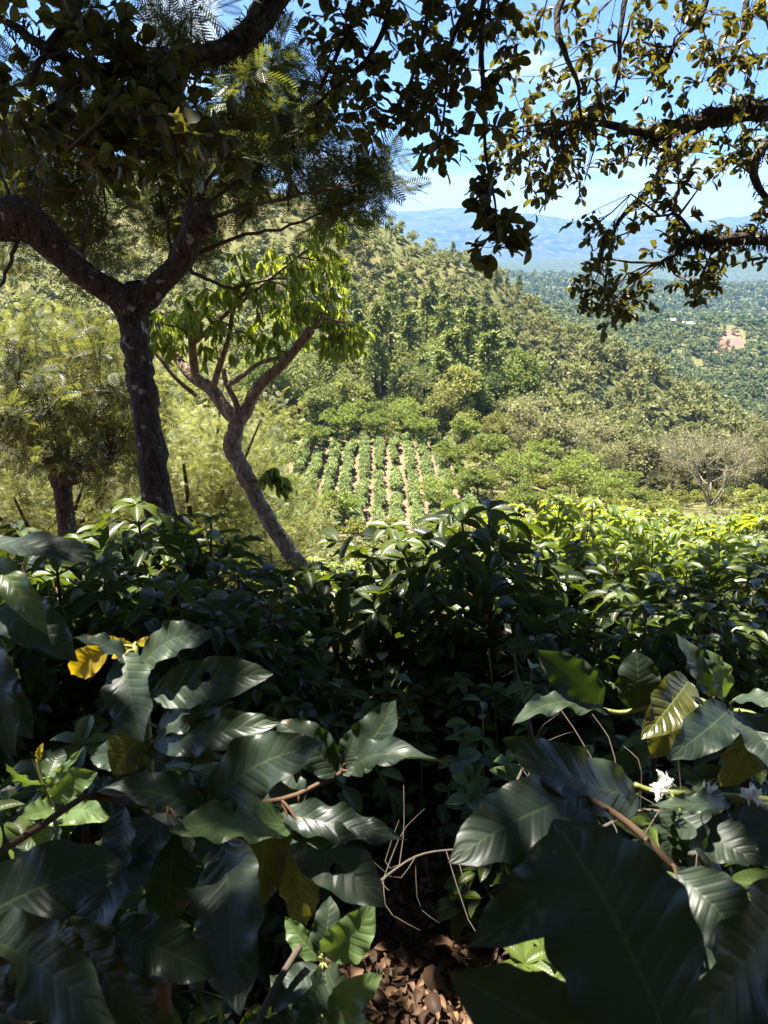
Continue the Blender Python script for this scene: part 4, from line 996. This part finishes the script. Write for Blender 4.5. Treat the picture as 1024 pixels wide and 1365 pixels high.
# ------------------------------------------------------------------ coffee shrubs of the garden
def coffee_shrub(seed, h, spread, stems=2, leaf=.14, tpl=None, dens=1.0):
    r = np.random.default_rng(seed); f = MB(); t = MB(); O, D, Nn, LL, TI = [], [], [], [], []
    for s in range(stems):
        a0 = r.uniform(0, 6.28); off = np.array([math.cos(a0), math.sin(a0), 0]) * (.0 if s == 0 else .12)
        hh = h * (1 if s == 0 else r.uniform(.7, .95)); lean = np.array([math.cos(a0), math.sin(a0), 0]) * (.05 if s == 0 else .28) * hh
        st = resample([off + (0, 0, -.3), off + lean * .3 + (0, 0, hh * .45), off + lean + (0, 0, hh)], 16); tube(t, st, [.022, .016, .006], 6)
        nodes = int(hh / .075 * dens)
        for k in range(nodes):
            rel = .14 + .86 * k / nodes; p = st[int(rel * 15)]; az = k * 1.57 + r.uniform(-.4, .4)
            ln = spread * (1.05 - .72 * rel ** 1.6) * r.uniform(.6, 1.1)
            for sg in (0, math.pi):
                if r.uniform() < .15: continue
                a = az + sg; dr = np.array([math.cos(a), math.sin(a), r.uniform(.05, .4)])
                e = p + dr * ln + np.array([0, 0, -.22 * ln]); b = resample([p, p + dr * ln * .5 + (0, 0, .03), e], 7); tube(t, b, [.006, .0025], 3)
                m = max(3, int(ln / .075)); side = np.array([-math.sin(a), math.cos(a), 0])
                for j in range(m):
                    u = .15 + .85 * (j + .5) / m; q = b[min(6, int(u * 6.9))] + r.normal(size=3) * .006
                    for s2 in (-1, 1):
                        if r.uniform() < .12: continue
                        O.append(q); D.append(dr * .55 + side * s2 * .75 + np.array([0, 0, r.uniform(-.9, .1)]) + r.normal(size=3) * .15)
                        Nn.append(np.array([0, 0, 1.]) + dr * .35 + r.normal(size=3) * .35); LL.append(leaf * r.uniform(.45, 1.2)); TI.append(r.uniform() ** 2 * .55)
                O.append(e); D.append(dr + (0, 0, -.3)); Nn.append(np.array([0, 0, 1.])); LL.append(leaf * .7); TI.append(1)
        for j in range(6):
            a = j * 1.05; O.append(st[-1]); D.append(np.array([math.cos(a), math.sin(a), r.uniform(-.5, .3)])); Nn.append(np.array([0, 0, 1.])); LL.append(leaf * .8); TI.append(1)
    fl = MB(); ii = r.integers(0, len(O), 70)
    for q in ii:
        oo = np.repeat(O[q][None], 9, 0) + r.normal(size=(9, 3)) * .006; dd = nrm(r.normal(size=(9, 3)) + (0, 0, .5)); leaves(fl, T_FAR, oo, dd, nrm(r.normal(size=(9, 3))), .017, .006, .5)
    L_ = np.array(LL); leaves(f, tpl or T_COF, np.array(O), np.array(D), np.array(Nn), L_, L_ * .42, np.array(TI))
    return f, t, fl
CV = {}
def shrubs(key, mat, specs, tpl): CV[key] = [(a.mesh('foliage', mat), b.mesh('branches', M['twigbrown']), c.mesh('flower', M['petal'])) for a, b, c in [coffee_shrub(*s, tpl=tpl) for s in specs]]
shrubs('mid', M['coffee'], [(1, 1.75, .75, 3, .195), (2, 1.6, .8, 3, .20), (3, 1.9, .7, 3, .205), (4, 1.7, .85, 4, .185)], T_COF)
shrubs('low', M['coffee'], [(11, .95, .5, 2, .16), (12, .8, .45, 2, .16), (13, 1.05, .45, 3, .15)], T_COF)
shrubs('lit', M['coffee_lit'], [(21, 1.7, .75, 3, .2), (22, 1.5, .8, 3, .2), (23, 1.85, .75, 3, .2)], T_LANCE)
def put(key, v, x, y, s, label, group, rz=None):
    me = CV[key][v % len(CV[key])]
    o = thing('coffee_shrub', (x, y, h1(x, y)), label, 'coffee shrub', group, RNG.uniform(0, 6.28) if rz is None else rz, s)
    link('foliage', me[0], o); link('branches', me[1], o)
    if 'blossom' in label: link('flower', me[2], o)
    return o
def top_scale(px, py, y, h):  # scale so that a shrub of height h standing at distance y reaches row py
    x = upx(px, py) * y; return x, (CAMZ + slope(py) * y - h1(x, y)) / (h + .10)
HS = {'mid': [1.75, 1.6, 1.9, 1.7], 'low': [.95, .8, 1.05], 'lit': [1.7, 1.5, 1.85]}
MID = [ # variant, px, top py, distance
 (0, 20, 682, 4.3, 'dark coffee shrub at the left edge under the stubby tree'), (1, 105, 690, 4.9, 'dark coffee shrub between the stubby trunk and the thick trunk'), (2, 190, 645, 4.2, 'tall dark coffee shrub hiding the foot of the thick forked trunk'),
 (3, 262, 672, 4.6, 'dark coffee shrub right of the thick trunk foot'), (0, 300, 735, 3.9, 'dark coffee shrub left of the leaning trunk foot'), (1, 60, 720, 3.2, 'dark coffee shrub behind the grey leaf at the left edge'), (2, 150, 735, 3.1, 'low dark coffee shrub above the yellow leaves'),
 (3, 250, 755, 3.0, 'deeply shaded coffee shrub behind the pale holed leaf'), (1, 515, 688, 4.4, 'dark rounded coffee shrub left of centre below the coffee rows'), (2, 540, 750, 5.0, 'dark coffee shrub half hidden behind the middle shrub'),
 (0, 668, 652, 4.0, 'tall leafy coffee shrub at centre right with a bare upright stem'), (3, 735, 715, 4.4, 'coffee shrub right of the tall centre one with sunlit leaf edges'), (1, 822, 790, 4.3, 'dark coffee shrub below the sunlit hedge'), (2, 905, 735, 4.6, 'dark coffee shrub with white blossom behind the right foreground leaves'),
 (0, 990, 728, 4.2, 'dark blossoming coffee shrub at the right edge below the sunlit hedge'), (3, 1050, 715, 4.8, 'dark coffee shrub cut by the right edge'), (2, 605, 810, 3.7, 'open shaded coffee shrub in the middle above the dry twigs'), (1, 760, 810, 3.4, 'shaded coffee shrub above the dry twigs at right'),
 (3, 418, 900, 3.5, 'low shaded coffee shrub in the gap left of the middle shrub'), (0, 870, 800, 3.2, 'shaded coffee shrub behind the upright right leaves'), (2, 960, 795, 3.1, 'shaded coffee shrub with white blossom behind the pale right leaf'), (1, -60, 700, 3.6, 'dark coffee shrub cut by the left edge'), (3, 335, 850, 3.1, 'shaded low coffee shrub under the leaning tree')]
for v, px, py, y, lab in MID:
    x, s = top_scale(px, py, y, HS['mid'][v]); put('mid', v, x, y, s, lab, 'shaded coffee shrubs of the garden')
LIT = [(0, 740, 652, 9.5, 'bright sunlit coffee shrub right behind the tall centre shrub'), (1, 800, 655, 10.5, 'bright yellow green coffee shrub left of the bare tree foot'), (2, 690, 668, 11.5, 'pale sunlit coffee shrub peeping over the tall centre shrub'),
 (1, 860, 680, 11, 'sunlit coffee shrub below the bare tree'), (0, 925, 683, 10, 'sunlit coffee shrub right below the bare tree trunk'), (2, 985, 682, 9.5, 'sunlit coffee shrub near the right edge'), (1, 1040, 680, 9, 'sunlit coffee shrub cut by the right edge'),
 (0, 775, 690, 8.0, 'half lit coffee shrub in front of the sunlit hedge'), (2, 880, 705, 8.0, 'half lit coffee shrub in front of the right hedge'), (1, 960, 712, 7.6, 'half lit coffee shrub near the right edge'), (0, 830, 668, 13, 'farther sunlit coffee shrub in the hedge gap'), (2, 420, 740, 9.5, 'pale sunlit coffee shrub right of the leaning trunk foot'),
 (1, 560, 720, 11, 'sunlit coffee shrub behind the dark middle shrub'), (0, 890, 672, 15, 'far sunlit coffee shrub under the bare tree'), (1, 470, 745, 12.5, 'far pale coffee shrub in the gap left of the middle shrub'), (2, 620, 712, 12, 'far sunlit coffee shrub below the coffee rows'), (0, 640, 760, 7.2, 'low sunlit coffee shrub seen through the dark middle'), (1, 380, 790, 7.2, 'low sunlit coffee shrub at the leaning trunk foot')]
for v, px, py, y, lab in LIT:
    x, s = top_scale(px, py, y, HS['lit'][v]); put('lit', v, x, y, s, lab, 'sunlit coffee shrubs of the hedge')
LOW = [(0, 80, 960, 1.9, 'low dark coffee shrub in the left corner behind the young pale leaves'), (1, 230, 990, 2.0, 'low dark coffee shrub under the big left branch'), (2, 290, 1015, 2.3, 'low shaded coffee shrub left of the leaf litter'), (0, 760, 990, 2.1, 'low dark coffee shrub under the right branch'), (1, 880, 960, 2.2, 'low coffee shrub behind the olive leaf'), (2, 990, 965, 2.0, 'low coffee shrub behind the white flowers'),
 (1, 40, 1150, 1.25, 'dark coffee shrub in the lower left corner'), (2, 190, 1210, 1.15, 'dark low coffee shrub below the large hanging leaf'), (0, 930, 1180, 1.2, 'dark low coffee shrub in the lower right corner'), (2, 870, 1240, 1.2, 'dark low coffee shrub behind the huge front leaf'), (0, 1080, 1100, 1.5, 'dark low coffee shrub cut by the right edge'), (2, -60, 1060, 1.5, 'dark low coffee shrub cut by the left edge'),
 (1, 550, 915, 3.4, 'low shaded coffee seedling in the middle of the view'), (0, 450, 900, 3.2, 'low coffee seedling in the middle left gloom')]
for v, px, py, y, lab in LOW:
    x, s = top_scale(px, py, y, HS['low'][v]); put('low', v, x, y, s, lab, 'low coffee shrubs near the viewer')

# white blossom tufts on shaded shrubs
def blossom(mb, c, r, n=16):
    O = np.repeat(np.asarray(c, float)[None], n, 0) + RNG.normal(size=(n, 3)) * r * .25
    leaves(mb, T_FAR, O, rv(n) + np.array([0, 0, .3]), rv(n), r * RNG.uniform(.8, 1.2, n), r * .38, .5)
def flowers(pts, label, r, parent=None, root=None):
    mb = MB()
    for p in pts: blossom(mb, C(*p), r)
    return mb.build('flower', M['petal'], parent, root)

# ------------------------------------------------------------------ leaf litter, twigs, weeds
n = 24000
x = RNG.normal(size=n) * 1.5 + .1; y = RNG.uniform(.3, 7.5, n) ; x = x * (.35 + y * .16)
z = H(x, y); mb = MB()
nn = nrm(RNG.normal(size=(n, 3)) * .38 + (0, 0, 1)); d = rv(n); d[:, 2] *= .3
Lf = RNG.uniform(.02, .06, n) * (1 + .6 * (RNG.uniform(0, 1, n) > .9))
leaves(mb, T_DEAD, np.column_stack([x, y, z + RNG.uniform(.005, .05, n)]), d, nn, Lf, Lf * RNG.uniform(.4, .7, n), RNG.uniform(0, 1, n) ** 1.8)
lit = tag(mb.build('leaf_litter', M['litter']), kind='stuff'); lit['label'] = 'brown dead leaves littering the ground between the shrubs'

def dead_branch(pts, label, seed, sub=7):
    p = np.array([C(*q) for q in pts]); root = thing('dead_branch', p[0], label, 'branch', 'dead branches lying in the undergrowth')
    mb = MB(); c = resample(p, 12); tube(mb, c, [.005, .0025], 5)
    for _ in range(sub):
        a = c[RNG.integers(1, 12)]; e = a + RNG.normal(size=3) * np.array([.15, .15, .09]); tube(mb, resample([a, (a + e) / 2 + RNG.normal(size=3) * .03, e], 6), [.0018, .0008], 4)
    mb.build('twigs', M['drytwig'], root, root)
dead_branch([(690, 1040, 2.2), (710, 985, 2.3), (690, 900, 2.6), (685, 870, 2.7)], 'thin dry branch rising by the upright right leaf', 4, 10)
dead_branch([(500, 1180, 2.0), (560, 1140, 2.1), (640, 1130, 2.1)], 'dead twigs lying on the brown leaf litter', 5, 10)
dead_branch([(790, 1110, 1.6), (860, 1080, 1.7), (930, 1100, 1.6)], 'dry twigs behind the white flowers', 6, 12)
def weed(px, py, y, label, s=1.0, nl=16):
    x = upx(px, py) * y; g = h1(x, y); zt = CAMZ + slope(py) * y
    root = thing('weed_plant', (x, y, g), label, 'weed', 'weeds in the shaded undergrowth'); f = MB(); t = MB()
    st = resample([(x, y, g - .05), (x + .03, y, (g + zt) / 2), (x + RNG.normal() * .08, y - .03, zt)], 10); tube(t, st, [.006, .003], 4)
    k_ = RNG.integers(3, 10, nl); a = RNG.uniform(0, 6.28, nl); d = np.column_stack([np.cos(a), np.sin(a), RNG.uniform(-.5, .5, nl)])
    L_ = RNG.uniform(.06, .12, nl) * s; leaves(f, T_COF, st[k_], d, np.array([0, -.2, 1.]) + rv(nl) * .3, L_, L_ * .55, RNG.uniform(0, 1, nl))
    f.build('foliage', M['weed'], root, root); t.build('stem', M['twig'], root, root)
for q, (px, py, y) in enumerate([(480, 930, 3.0), (555, 900, 3.1), (590, 960, 2.7), (515, 985, 2.7), (625, 1040, 2.3), (640, 930, 2.8), (460, 1000, 2.5), (700, 880, 2.9), (505, 870, 3.4), (660, 860, 3.2), (420, 880, 3.2), (730, 1010, 2.2), (620, 1010, 2.5), (450, 860, 3.6)]):
    weed(px, py, y, ['small green weed in the gloom left of the path', 'leafy weed in the middle undergrowth', 'weed growing through the dry twigs', 'small weed by the brown leaf litter'][0 if px < 500 else 1 if py < 950 else 2 if px > 600 else 3], 1.0)

# ------------------------------------------------------------------ foreground coffee plants: every leaf its own part
def one_leaf(base, tip, width, nh, arch=.12, fold=.22, twist=0.0, seed=0, hole=None, wav=.045):
    r = np.random.default_rng(seed); B, Tp = np.asarray(base), np.asarray(tip); Ln = np.linalg.norm(Tp - B); Y = (Tp - B) / Ln
    Nn = np.asarray(nh, float); Nn = Nn - Y * Nn.dot(Y); Nn /= np.linalg.norm(Nn); X = np.cross(Y, Nn)
    nt_, ns_ = (200, 60) if hole else (56, 18); t = np.linspace(0, 1, nt_ + 1); s = np.linspace(-1, 1, ns_ + 1); tt, ss = np.meshgrid(t, s, indexing='ij')
    p = pr(.62, .78)(np.clip(tt * .985 + .012, 0, 1)); p = np.where(tt > .88, p * (1 - .35 * ((tt - .88) / .12)), p)
    p = p * (1 + .035 * np.sin(tt * 10 * math.pi * 1.0 + np.sign(ss) * r.uniform(0, 3)) * np.abs(ss))
    w_ = np.maximum(p, .012) * width * .5; bend = r.normal() * .05
    x = ss * w_ + bend * Ln * np.sin(tt * math.pi) ; yv = tt * Ln
    q = tt - .17 * np.abs(ss)
    z = fold * np.abs(ss) ** 1.3 * w_ + arch * Ln * (np.sin(tt * math.pi) * .6 - .4 * tt ** 2.2 + .4 * tt)
    q = q + .012 * np.sin(tt * 9 + r.uniform(0, 6)) * np.sign(ss); vein = np.abs(np.cos(q * r.uniform(6.2, 8.6) * math.pi + np.sign(ss) * .5)) ** 1.6
    z = z - .0065 * r.uniform(.6, 1.4) * Ln * vein * np.sin(np.clip(np.abs(ss) * 1.02, 0, 1) * math.pi) ** .8 * (.6 + .5 * np.sin(tt * 5 + r.uniform(0, 6)))
    z = z + wav * Ln * np.abs(ss) ** 3 * np.sin(tt * r.uniform(16, 24) + np.sign(ss) * 1.3 + r.uniform(0, 6)) * np.sin(tt * math.pi)
    z = z + r.normal() * .02 * Ln * ss * np.sin(tt * 5) 
    ang = twist * tt; xr = x * np.cos(ang) - z * np.sin(ang) * (np.abs(ss) > 0); zr = z + x * np.sin(ang)
    V = B + xr[..., None] * X + yv[..., None] * Y + zr[..., None] * Nn
    i = np.arange(nt_)[:, None] * (ns_ + 1); j = np.arange(ns_)[None]
    Q = np.stack([i + j, i + j + 1, i + ns_ + 2 + j, i + ns_ + 1 + j], -1)
    keep = np.ones((nt_, ns_), bool)
    if hole:
        for (ht, hs, rt, rs) in hole:
            tc_ = (t[:-1] + t[1:]) / 2; sc_ = (s[:-1] + s[1:]) / 2
            keep &= ~((((tc_[:, None] - ht) / rt) ** 2 + ((sc_[None] - hs) / rs) ** 2) < 1 + r.uniform(-.08, .08, keep.shape))
    mb = MB(); mb.add(V.reshape(-1, 3), Q[keep].reshape(-1, 4), r.uniform(.0, 1), np.stack([ss, tt], -1).reshape(-1, 2))
    return mb

UPN = (0, -.35, 1.0)
def plant(name, root_loc, label, group, branches):
    """branches: (polyline [(px,py,d)], radii, material, leaves [(base, tip, width_px, normal, material, extra)])"""
    root = thing(name, root_loc, label, 'coffee plant', group); k_ = 0
    st = MB(); first = np.array(C(*branches[0][0][0])); tube(st, resample([np.array(root_loc) - (0, 0, .2), (np.array(root_loc) + first) / 2 + (.04, 0, .05), first], 12), [.016, .012], 7)
    st.build('stem', M['twigbrown'], root, root)
    for line, rad, mat, lv in branches:
        b = MB(); bp_ = cpath(line, 22); tube(b, bp_, rad, 7, .05)
        for (bx, by, bd), (tx, ty, td), wpx, nh, mk, ex in lv:
            o = C(bx, by, bd); q = bp_[np.argmin(np.linalg.norm(bp_ - o, axis=1))]
            tube(b, resample([q, (q + o) / 2 + (0, 0, .004), o + (C(tx, ty, td) - o) * .02], 5), [.0021, .0016], 5)
        bo = b.build('branch', M[mat], root, root)
        for (bx, by, bd), (tx, ty, td), wpx, nh, mk, ex in lv:
            k_ += 1; ex = dict(ex); lab = ex.pop('label', None); dm = (bd + td) / 2
            l_ = one_leaf(C(bx, by, bd), C(tx, ty, td), wpx * (.9 if wpx < 150 else 1) * dm / F, UPN if nh is None else nh, seed=int(bx * 7 + by * 131 + tx * 17 + ty * 977) % 99991, **ex)
            lo = l_.build('leaf', M[mk], bo, root)
            if lab: lo['label'] = lab
    return root
g = lambda x, y: (x, y, h1(x, y))
H_, Yg, Ye, Ol = 'hero', 'young', 'yellow', 'olive'
FRONT = (0, -1, .35); FL = (.1, -.75, .8); LFT = (-.5, -.6, .7); RGT = (.5, -.6, .7)
GR = 'coffee plants in the foreground'
plant('coffee_plant', g(-.5, 1.0), 'foreground coffee plant bearing a pale leaf with a hole and yellow leaves', GR, [
 ([(205, 1150, 1.02), (201, 1040, 1.02), (196, 960, 1.03), (185, 900, 1.04), (180, 862, 1.05)], [.006, .005, .0035], 'twig', [
  ((184, 893, 1.04), (284, 846, 1.0), 58, (.0, -.7, .8), H_, dict(arch=.05, label='pale sunlit leaf pointing up to the right')),
  ((203, 926, 1.03), (364, 898, .98), 72, (.0, -.75, .75), H_, dict(arch=.04, wav=.03, hole=[(.47, -.22, .045, .2)], label='pale sunlit leaf with an insect hole')),
  ((166, 872, 1.04), (192, 990, .95), 74, FRONT, H_, dict(arch=.05)),
  ((178, 886, 1.05), (98, 850, 1.0), 40, (-.2, -.3, 1), H_, dict()),
  ((142, 866, 1.07), (97, 899, 1.1), 44, FRONT, Ye, dict(label='bright yellow leaf pointing down left')),
  ((178, 862, 1.06), (146, 852, 1.12), 32, FRONT, Ye, dict()),
  ((182, 858, 1.06), (214, 862, 1.1), 18, FL, Ye, dict()),
  ((210, 972, 1.02), (312, 936, .98), 52, (0, -.35, 1), H_, dict(arch=.1)),
  ((200, 975, 1.03), (150, 1032, 1.0), 64, FRONT, Ol, dict(label='olive leaf glowing under the dark hanging leaf')),
  ((206, 990, 1.0), (375, 962, .95), 62, (.0, -.7, .8), H_, dict()),
  ((201, 1000, 1.02), (290, 1010, .96), 55, FL, H_, dict()),
  ((200, 1020, 1.02), (120, 1010, 1.05), 50, LFT, H_, dict())]),
])
plant('coffee_plant', g(-.45, .85), 'foreground coffee plant with a long level branch of dark drooping leaves at lower left', GR, [
 ([(-90, 1190, .78), (0, 1135, .82), (60, 1098, .85), (120, 1060, .88), (200, 1075, .9), (280, 1078, .92), (340, 1072, .93), (390, 1062, .95), (430, 1042, .97), (455, 1030, .98), (468, 1008, .99)], [.0042, .004, .0035, .0025], 'twigbrown', [
  ((278, 1078, .92), (432, 992, .86), 92, (.1, -.62, .8), H_, dict(arch=.1, fold=.1)),
  ((277, 1084, .92), (124, 1056, .88), 58, (-.05, -.45, 1), H_, dict(arch=.12)),
  ((388, 1102, .93), (226, 1108, .84), 72, (0, -.45, 1), Yg, dict(arch=.1, wav=.05, label='pale wavy leaf catching the sun')),
  ((300, 1120, .9), (318, 1352, .72), 112, (.1, -1, .3), H_, dict(arch=.06)),
  ((372, 1084, .94), (542, 1120, .9), 56, (.1, -.35, 1), H_, dict(arch=.12, wav=.05)),
  ((395, 1105, .93), (514, 1208, .84), 88, (.3, -.75, .6), H_, dict(hole=[(.55, .25, .05, .2)], label='dark leaf with a hole above the leaf litter')),
  ((455, 1030, .98), (528, 934, .98), 66, (-.45, -.75, .5), H_, dict(arch=-.05, label='upright grey leaf at the branch tip')),
  ((468, 1032, .98), (598, 1018, .88), 48, (0, -.3, 1), H_, dict(arch=.30)),
  ((448, 1032, .97), (368, 962, .98), 62, (-.2, -.7, .7), H_, dict(arch=.08)),
  ((458, 1022, .98), (482, 968, 1.0), 40, FRONT, H_, dict()),
  ((400, 1075, .95), (355, 1000, 1.0), 60, FL, H_, dict()),
  ((355, 1085, .93), (340, 1215, .9), 70, FRONT, Ol, dict()),
  ((400, 1100, .92), (410, 1230, .95), 62, FRONT, Ol, dict()),
  ((225, 1085, .88), (112, 1278, .76), 104, (-.35, -.75, .55), H_, dict(arch=.08)),
  ((235, 1090, .88), (220, 1240, .85), 80, FRONT, H_, dict()),
  ((165, 1075, .86), (150, 1180, .84), 70, LFT, H_, dict())]),
])
plant('coffee_plant', g(-.62, .6), 'foreground coffee plant with large broad leaves filling the lower left corner', GR, [
 ([(-120, 1290, .66), (-40, 1240, .7), (30, 1225, .74), (110, 1230, .76), (180, 1260, .78)], [.006, .004], 'twig', [
  ((-45, 1235, .7), (166, 1146, .72), 122, (-.1, -.6, .8), H_, dict(arch=.08, fold=.12, label='large sunlit leaf at the left edge')),
  ((-20, 1250, .7), (155, 1372, .6), 124, (-.1, -.75, .6), H_, dict(arch=.1, label='large grey green leaf in the bottom left corner')),
  ((72, 1228, .75), (118, 1284, .7), 56, FL, Ol, dict(label='small yellowing leaf with bright spots')),
  ((100, 1232, .76), (195, 1370, .7), 90, FRONT, H_, dict()),
  ((150, 1240, .77), (290, 1300, .74), 80, FL, H_, dict()),
  ((160, 1262, .77), (250, 1400, .72), 80, FRONT, H_, dict()),
  ((-30, 1260, .68), (20, 1400, .62), 90, LFT, H_, dict())]),
])
plant('coffee_plant', g(-.75, .75), 'foreground coffee plant with a level grey leaf at the left edge', GR, [
 ([(-130, 1100, .8), (-70, 960, .82), (-40, 840, .84), (-30, 750, .86)], [.007, .005], 'twig', [
  ((-60, 730, .86), (128, 744, .82), 66, (0, -.18, 1), H_, dict(arch=.06, wav=.02, label='grey leaf held level at the left edge')),
  ((-20, 745, .84), (64, 846, .78), 46, (.4, -.8, .3), Yg, dict(arch=.1, label='yellow green leaf hanging at the left edge')),
  ((-30, 830, .84), (104, 880, .80), 74, (.1, -.55, .8), H_, dict(arch=.12, wav=.04)),
  ((-20, 850, .82), (22, 1010, .76), 74, FRONT, H_, dict()),
  ((-40, 900, .82), (44, 985, .8), 60, FL, H_, dict()),
  ((-10, 840, .85), (28, 905, .9), 34, FRONT, Yg, dict()),
  ((-60, 960, .82), (-10, 1100, .78), 80, FRONT, H_, dict())]),
])
plant('coffee_plant', g(-.85, 1.35), 'young coffee plant with small pale green leaves at the left', GR, [
 ([(70, 1200, 1.25), (76, 1120, 1.25), (70, 1075, 1.25), (55, 1035, 1.25), (50, 1012, 1.25)], [.005, .003], 'twig', [
  ((58, 1045, 1.25), (8, 1018, 1.2), 30, LFT, Yg, dict()), ((62, 1040, 1.25), (82, 998, 1.3), 34, FRONT, Yg, dict()), ((60, 1052, 1.25), (112, 996, 1.2), 16, FL, Yg, dict()),
  ((70, 1065, 1.25), (130, 1030, 1.25), 44, FRONT, Yg, dict()), ((72, 1080, 1.24), (28, 1090, 1.15), 44, FL, Yg, dict()), ((78, 1090, 1.24), (150, 1092, 1.15), 40, FL, Yg, dict()),
  ((75, 1100, 1.24), (90, 1150, 1.15), 40, FRONT, H_, dict()), ((52, 1015, 1.25), (58, 990, 1.25), 10, FL, Ye, dict()), ((72, 1110, 1.24), (20, 1130, 1.2), 40, FL, Yg, dict())]),
])
plant('coffee_plant', g(-.22, 1.3), 'young coffee plant with fanned pale leaves beside the brown leaf litter', GR, [
 ([(340, 1375, 1.0), (365, 1320, 1.05), (400, 1262, 1.1)], [.005, .005], 'drytwig', []),
 ([(418, 1420, 1.12), (424, 1340, 1.12), (430, 1290, 1.12), (432, 1270, 1.12)], [.004, .0025], 'twig', [
  ((432, 1272, 1.12), (500, 1205, 1.1), 62, (.2, -.7, .7), Yg, dict(label='pale leaf pointing up right over the litter')), ((428, 1275, 1.12), (440, 1194, 1.15), 44, FRONT, H_, dict()), ((425, 1278, 1.12), (380, 1222, 1.15), 36, LFT, Yg, dict()),
  ((426, 1290, 1.11), (362, 1352, 1.05), 54, LFT, H_, dict()), ((430, 1292, 1.11), (390, 1372, 1.0), 50, FRONT, H_, dict()), ((436, 1290, 1.11), (470, 1345, 1.05), 56, FRONT, H_, dict()),
  ((440, 1350, 1.05), (510, 1298, 1.02), 48, (.1, -.65, .8), Yg, dict()), ((430, 1365, 1.05), (520, 1385, .95), 50, FL, Yg, dict()), ((424, 1340, 1.1), (360, 1300, 1.12), 40, LFT, H_, dict()), ((420, 1360, 1.08), (340, 1390, 1.0), 46, LFT, H_, dict())]),
])
plant('coffee_plant', g(.62, 1.05), 'foreground coffee plant with upright grey leaves and an olive leaf at right', GR, [
 ([(1100, 1010, 1.2), (1010, 955, 1.22), (960, 945, 1.24), (920, 930, 1.25), (870, 940, 1.25), (830, 950, 1.25), (800, 945, 1.25)], [.005, .0035], 'twig', [
  ((800, 942, 1.25), (718, 866, 1.2), 64, (-.2, -.85, .5), H_, dict(arch=.1, fold=.12, label='grey leaf leaning left above the dry twigs')),
  ((850, 945, 1.25), (848, 866, 1.25), 68, FRONT, H_, dict(fold=.1, label='broad upright leaf beside the leaning grey one')),
  ((955, 925, 1.24), (898, 842, 1.2), 44, (.3, -.75, .6), H_, dict(label='palest sunlit leaf at upper right')),
  ((965, 930, 1.24), (942, 866, 1.22), 42, (.4, -.8, .5), Yg, dict()),
  ((812, 950, 1.25), (684, 966, 1.1), 42, (0, -.3, 1), H_, dict(arch=.08, label='bluish leaf held level above the litter')),
  ((918, 908, 1.25), (856, 986, 1.15), 66, (-.2, -.85, .5), Ol, dict(arch=.15, fold=.4, label='glossy olive yellow folded leaf')),
  ((972, 945, 1.23), (890, 1012, 1.1), 66, (-.2, -.75, .6), H_, dict()),
  ((975, 935, 1.22), (1040, 940, 1.15), 46, (.1, -.4, 1), H_, dict()),
  ((985, 950, 1.22), (1045, 1040, 1.1), 66, FRONT, H_, dict()), ((900, 935, 1.25), (870, 1010, 1.25), 54, FRONT, Ol, dict()), ((1000, 960, 1.2), (960, 1050, 1.2), 60, FRONT, Ol, dict())]),
])
pr_ = plant('coffee_plant', g(.6, .85), 'foreground coffee plant with white flowers and large drooping leaves at right', GR, [
 ([(1130, 1085, .9), (1030, 1068, .92), (970, 1062, .93), (910, 1058, .94), (868, 1054, .95), (846, 1046, .95)], [.005, .0035], 'twig', [
  ((852, 1062, .95), (672, 984, .86), 90, (-.1, -.62, .8), H_, dict(arch=.12, fold=.1, label='large grey leaf arching over the litter')),
  ((972, 1066, .93), (866, 1074, .86), 34, (0, -.35, 1), H_, dict(wav=.05)),
  ((905, 1085, .92), (1018, 1152, .84), 82, (.25, -.7, .65), H_, dict(arch=.1)),
  ((940, 1085, .92), (914, 1308, .78), 92, (.35, -.85, .4), H_, dict(wav=.05, hole=[(.35, -.85, .1, .35)], label='pale leaf with a torn edge')),
  ((900, 1075, .93), (890, 1150, .9), 60, FRONT, H_, dict()), ((1000, 1070, .92), (1060, 1180, .85), 90, FRONT, H_, dict())]),
])
fl = flowers([(885, 1046, .9), (880, 1052, .9), (890, 1042, .91), (940, 1056, .92), (946, 1060, .92), (1000, 1058, .9), (1006, 1062, .9)], '', .0125, pr_, pr_)
plant('coffee_plant', g(.45, .6), 'foreground coffee plant with huge dark leaves filling the lower right corner', GR, [
 ([(1130, 1420, .74), (1010, 1290, .78), (920, 1180, .80), (840, 1100, .84), (775, 1058, .88)], [.005, .0035], 'twigbrown', [
  ((772, 1062, .86), (598, 1150, .78), 104, (-.1, -.6, .8), H_, dict(arch=.1, fold=.1)),
  ((790, 1085, .82), (626, 1262, .74), 100, (-.3, -.8, .5), H_, dict(arch=.08)),
  ((890, 1385, .5), (738, 1092, .6), 196, (-.15, -.9, .45), H_, dict(arch=.05, fold=.12, label='huge dark leaf standing in the lower right')),
  ((800, 1400, .56), (600, 1296, .56), 130, (-.2, -.75, .6), H_, dict(arch=.1, label='dark blue green leaf at the bottom edge')),
  ((1050, 1190, .62), (905, 1390, .52), 150, (.1, -.95, .35), H_, dict(arch=.05)),
  ((900, 1165, .72), (1010, 1290, .66), 100, FRONT, H_, dict()), ((860, 1120, .78), (760, 1300, .8), 90, FRONT, H_, dict()), ((980, 1280, .6), (1060, 1400, .55), 120, FRONT, H_, dict())]),
])
scene.view_settings.view_transform = 'Standard'; scene.view_settings.look = 'None'; scene.view_settings.exposure = 2.45
cy = scene.cycles
cy.max_bounces = 7; cy.diffuse_bounces = 3; cy.glossy_bounces = 3; cy.transmission_bounces = 4; cy.volume_bounces = 1
cy.use_denoising = True; cy.sample_clamp_indirect = 6
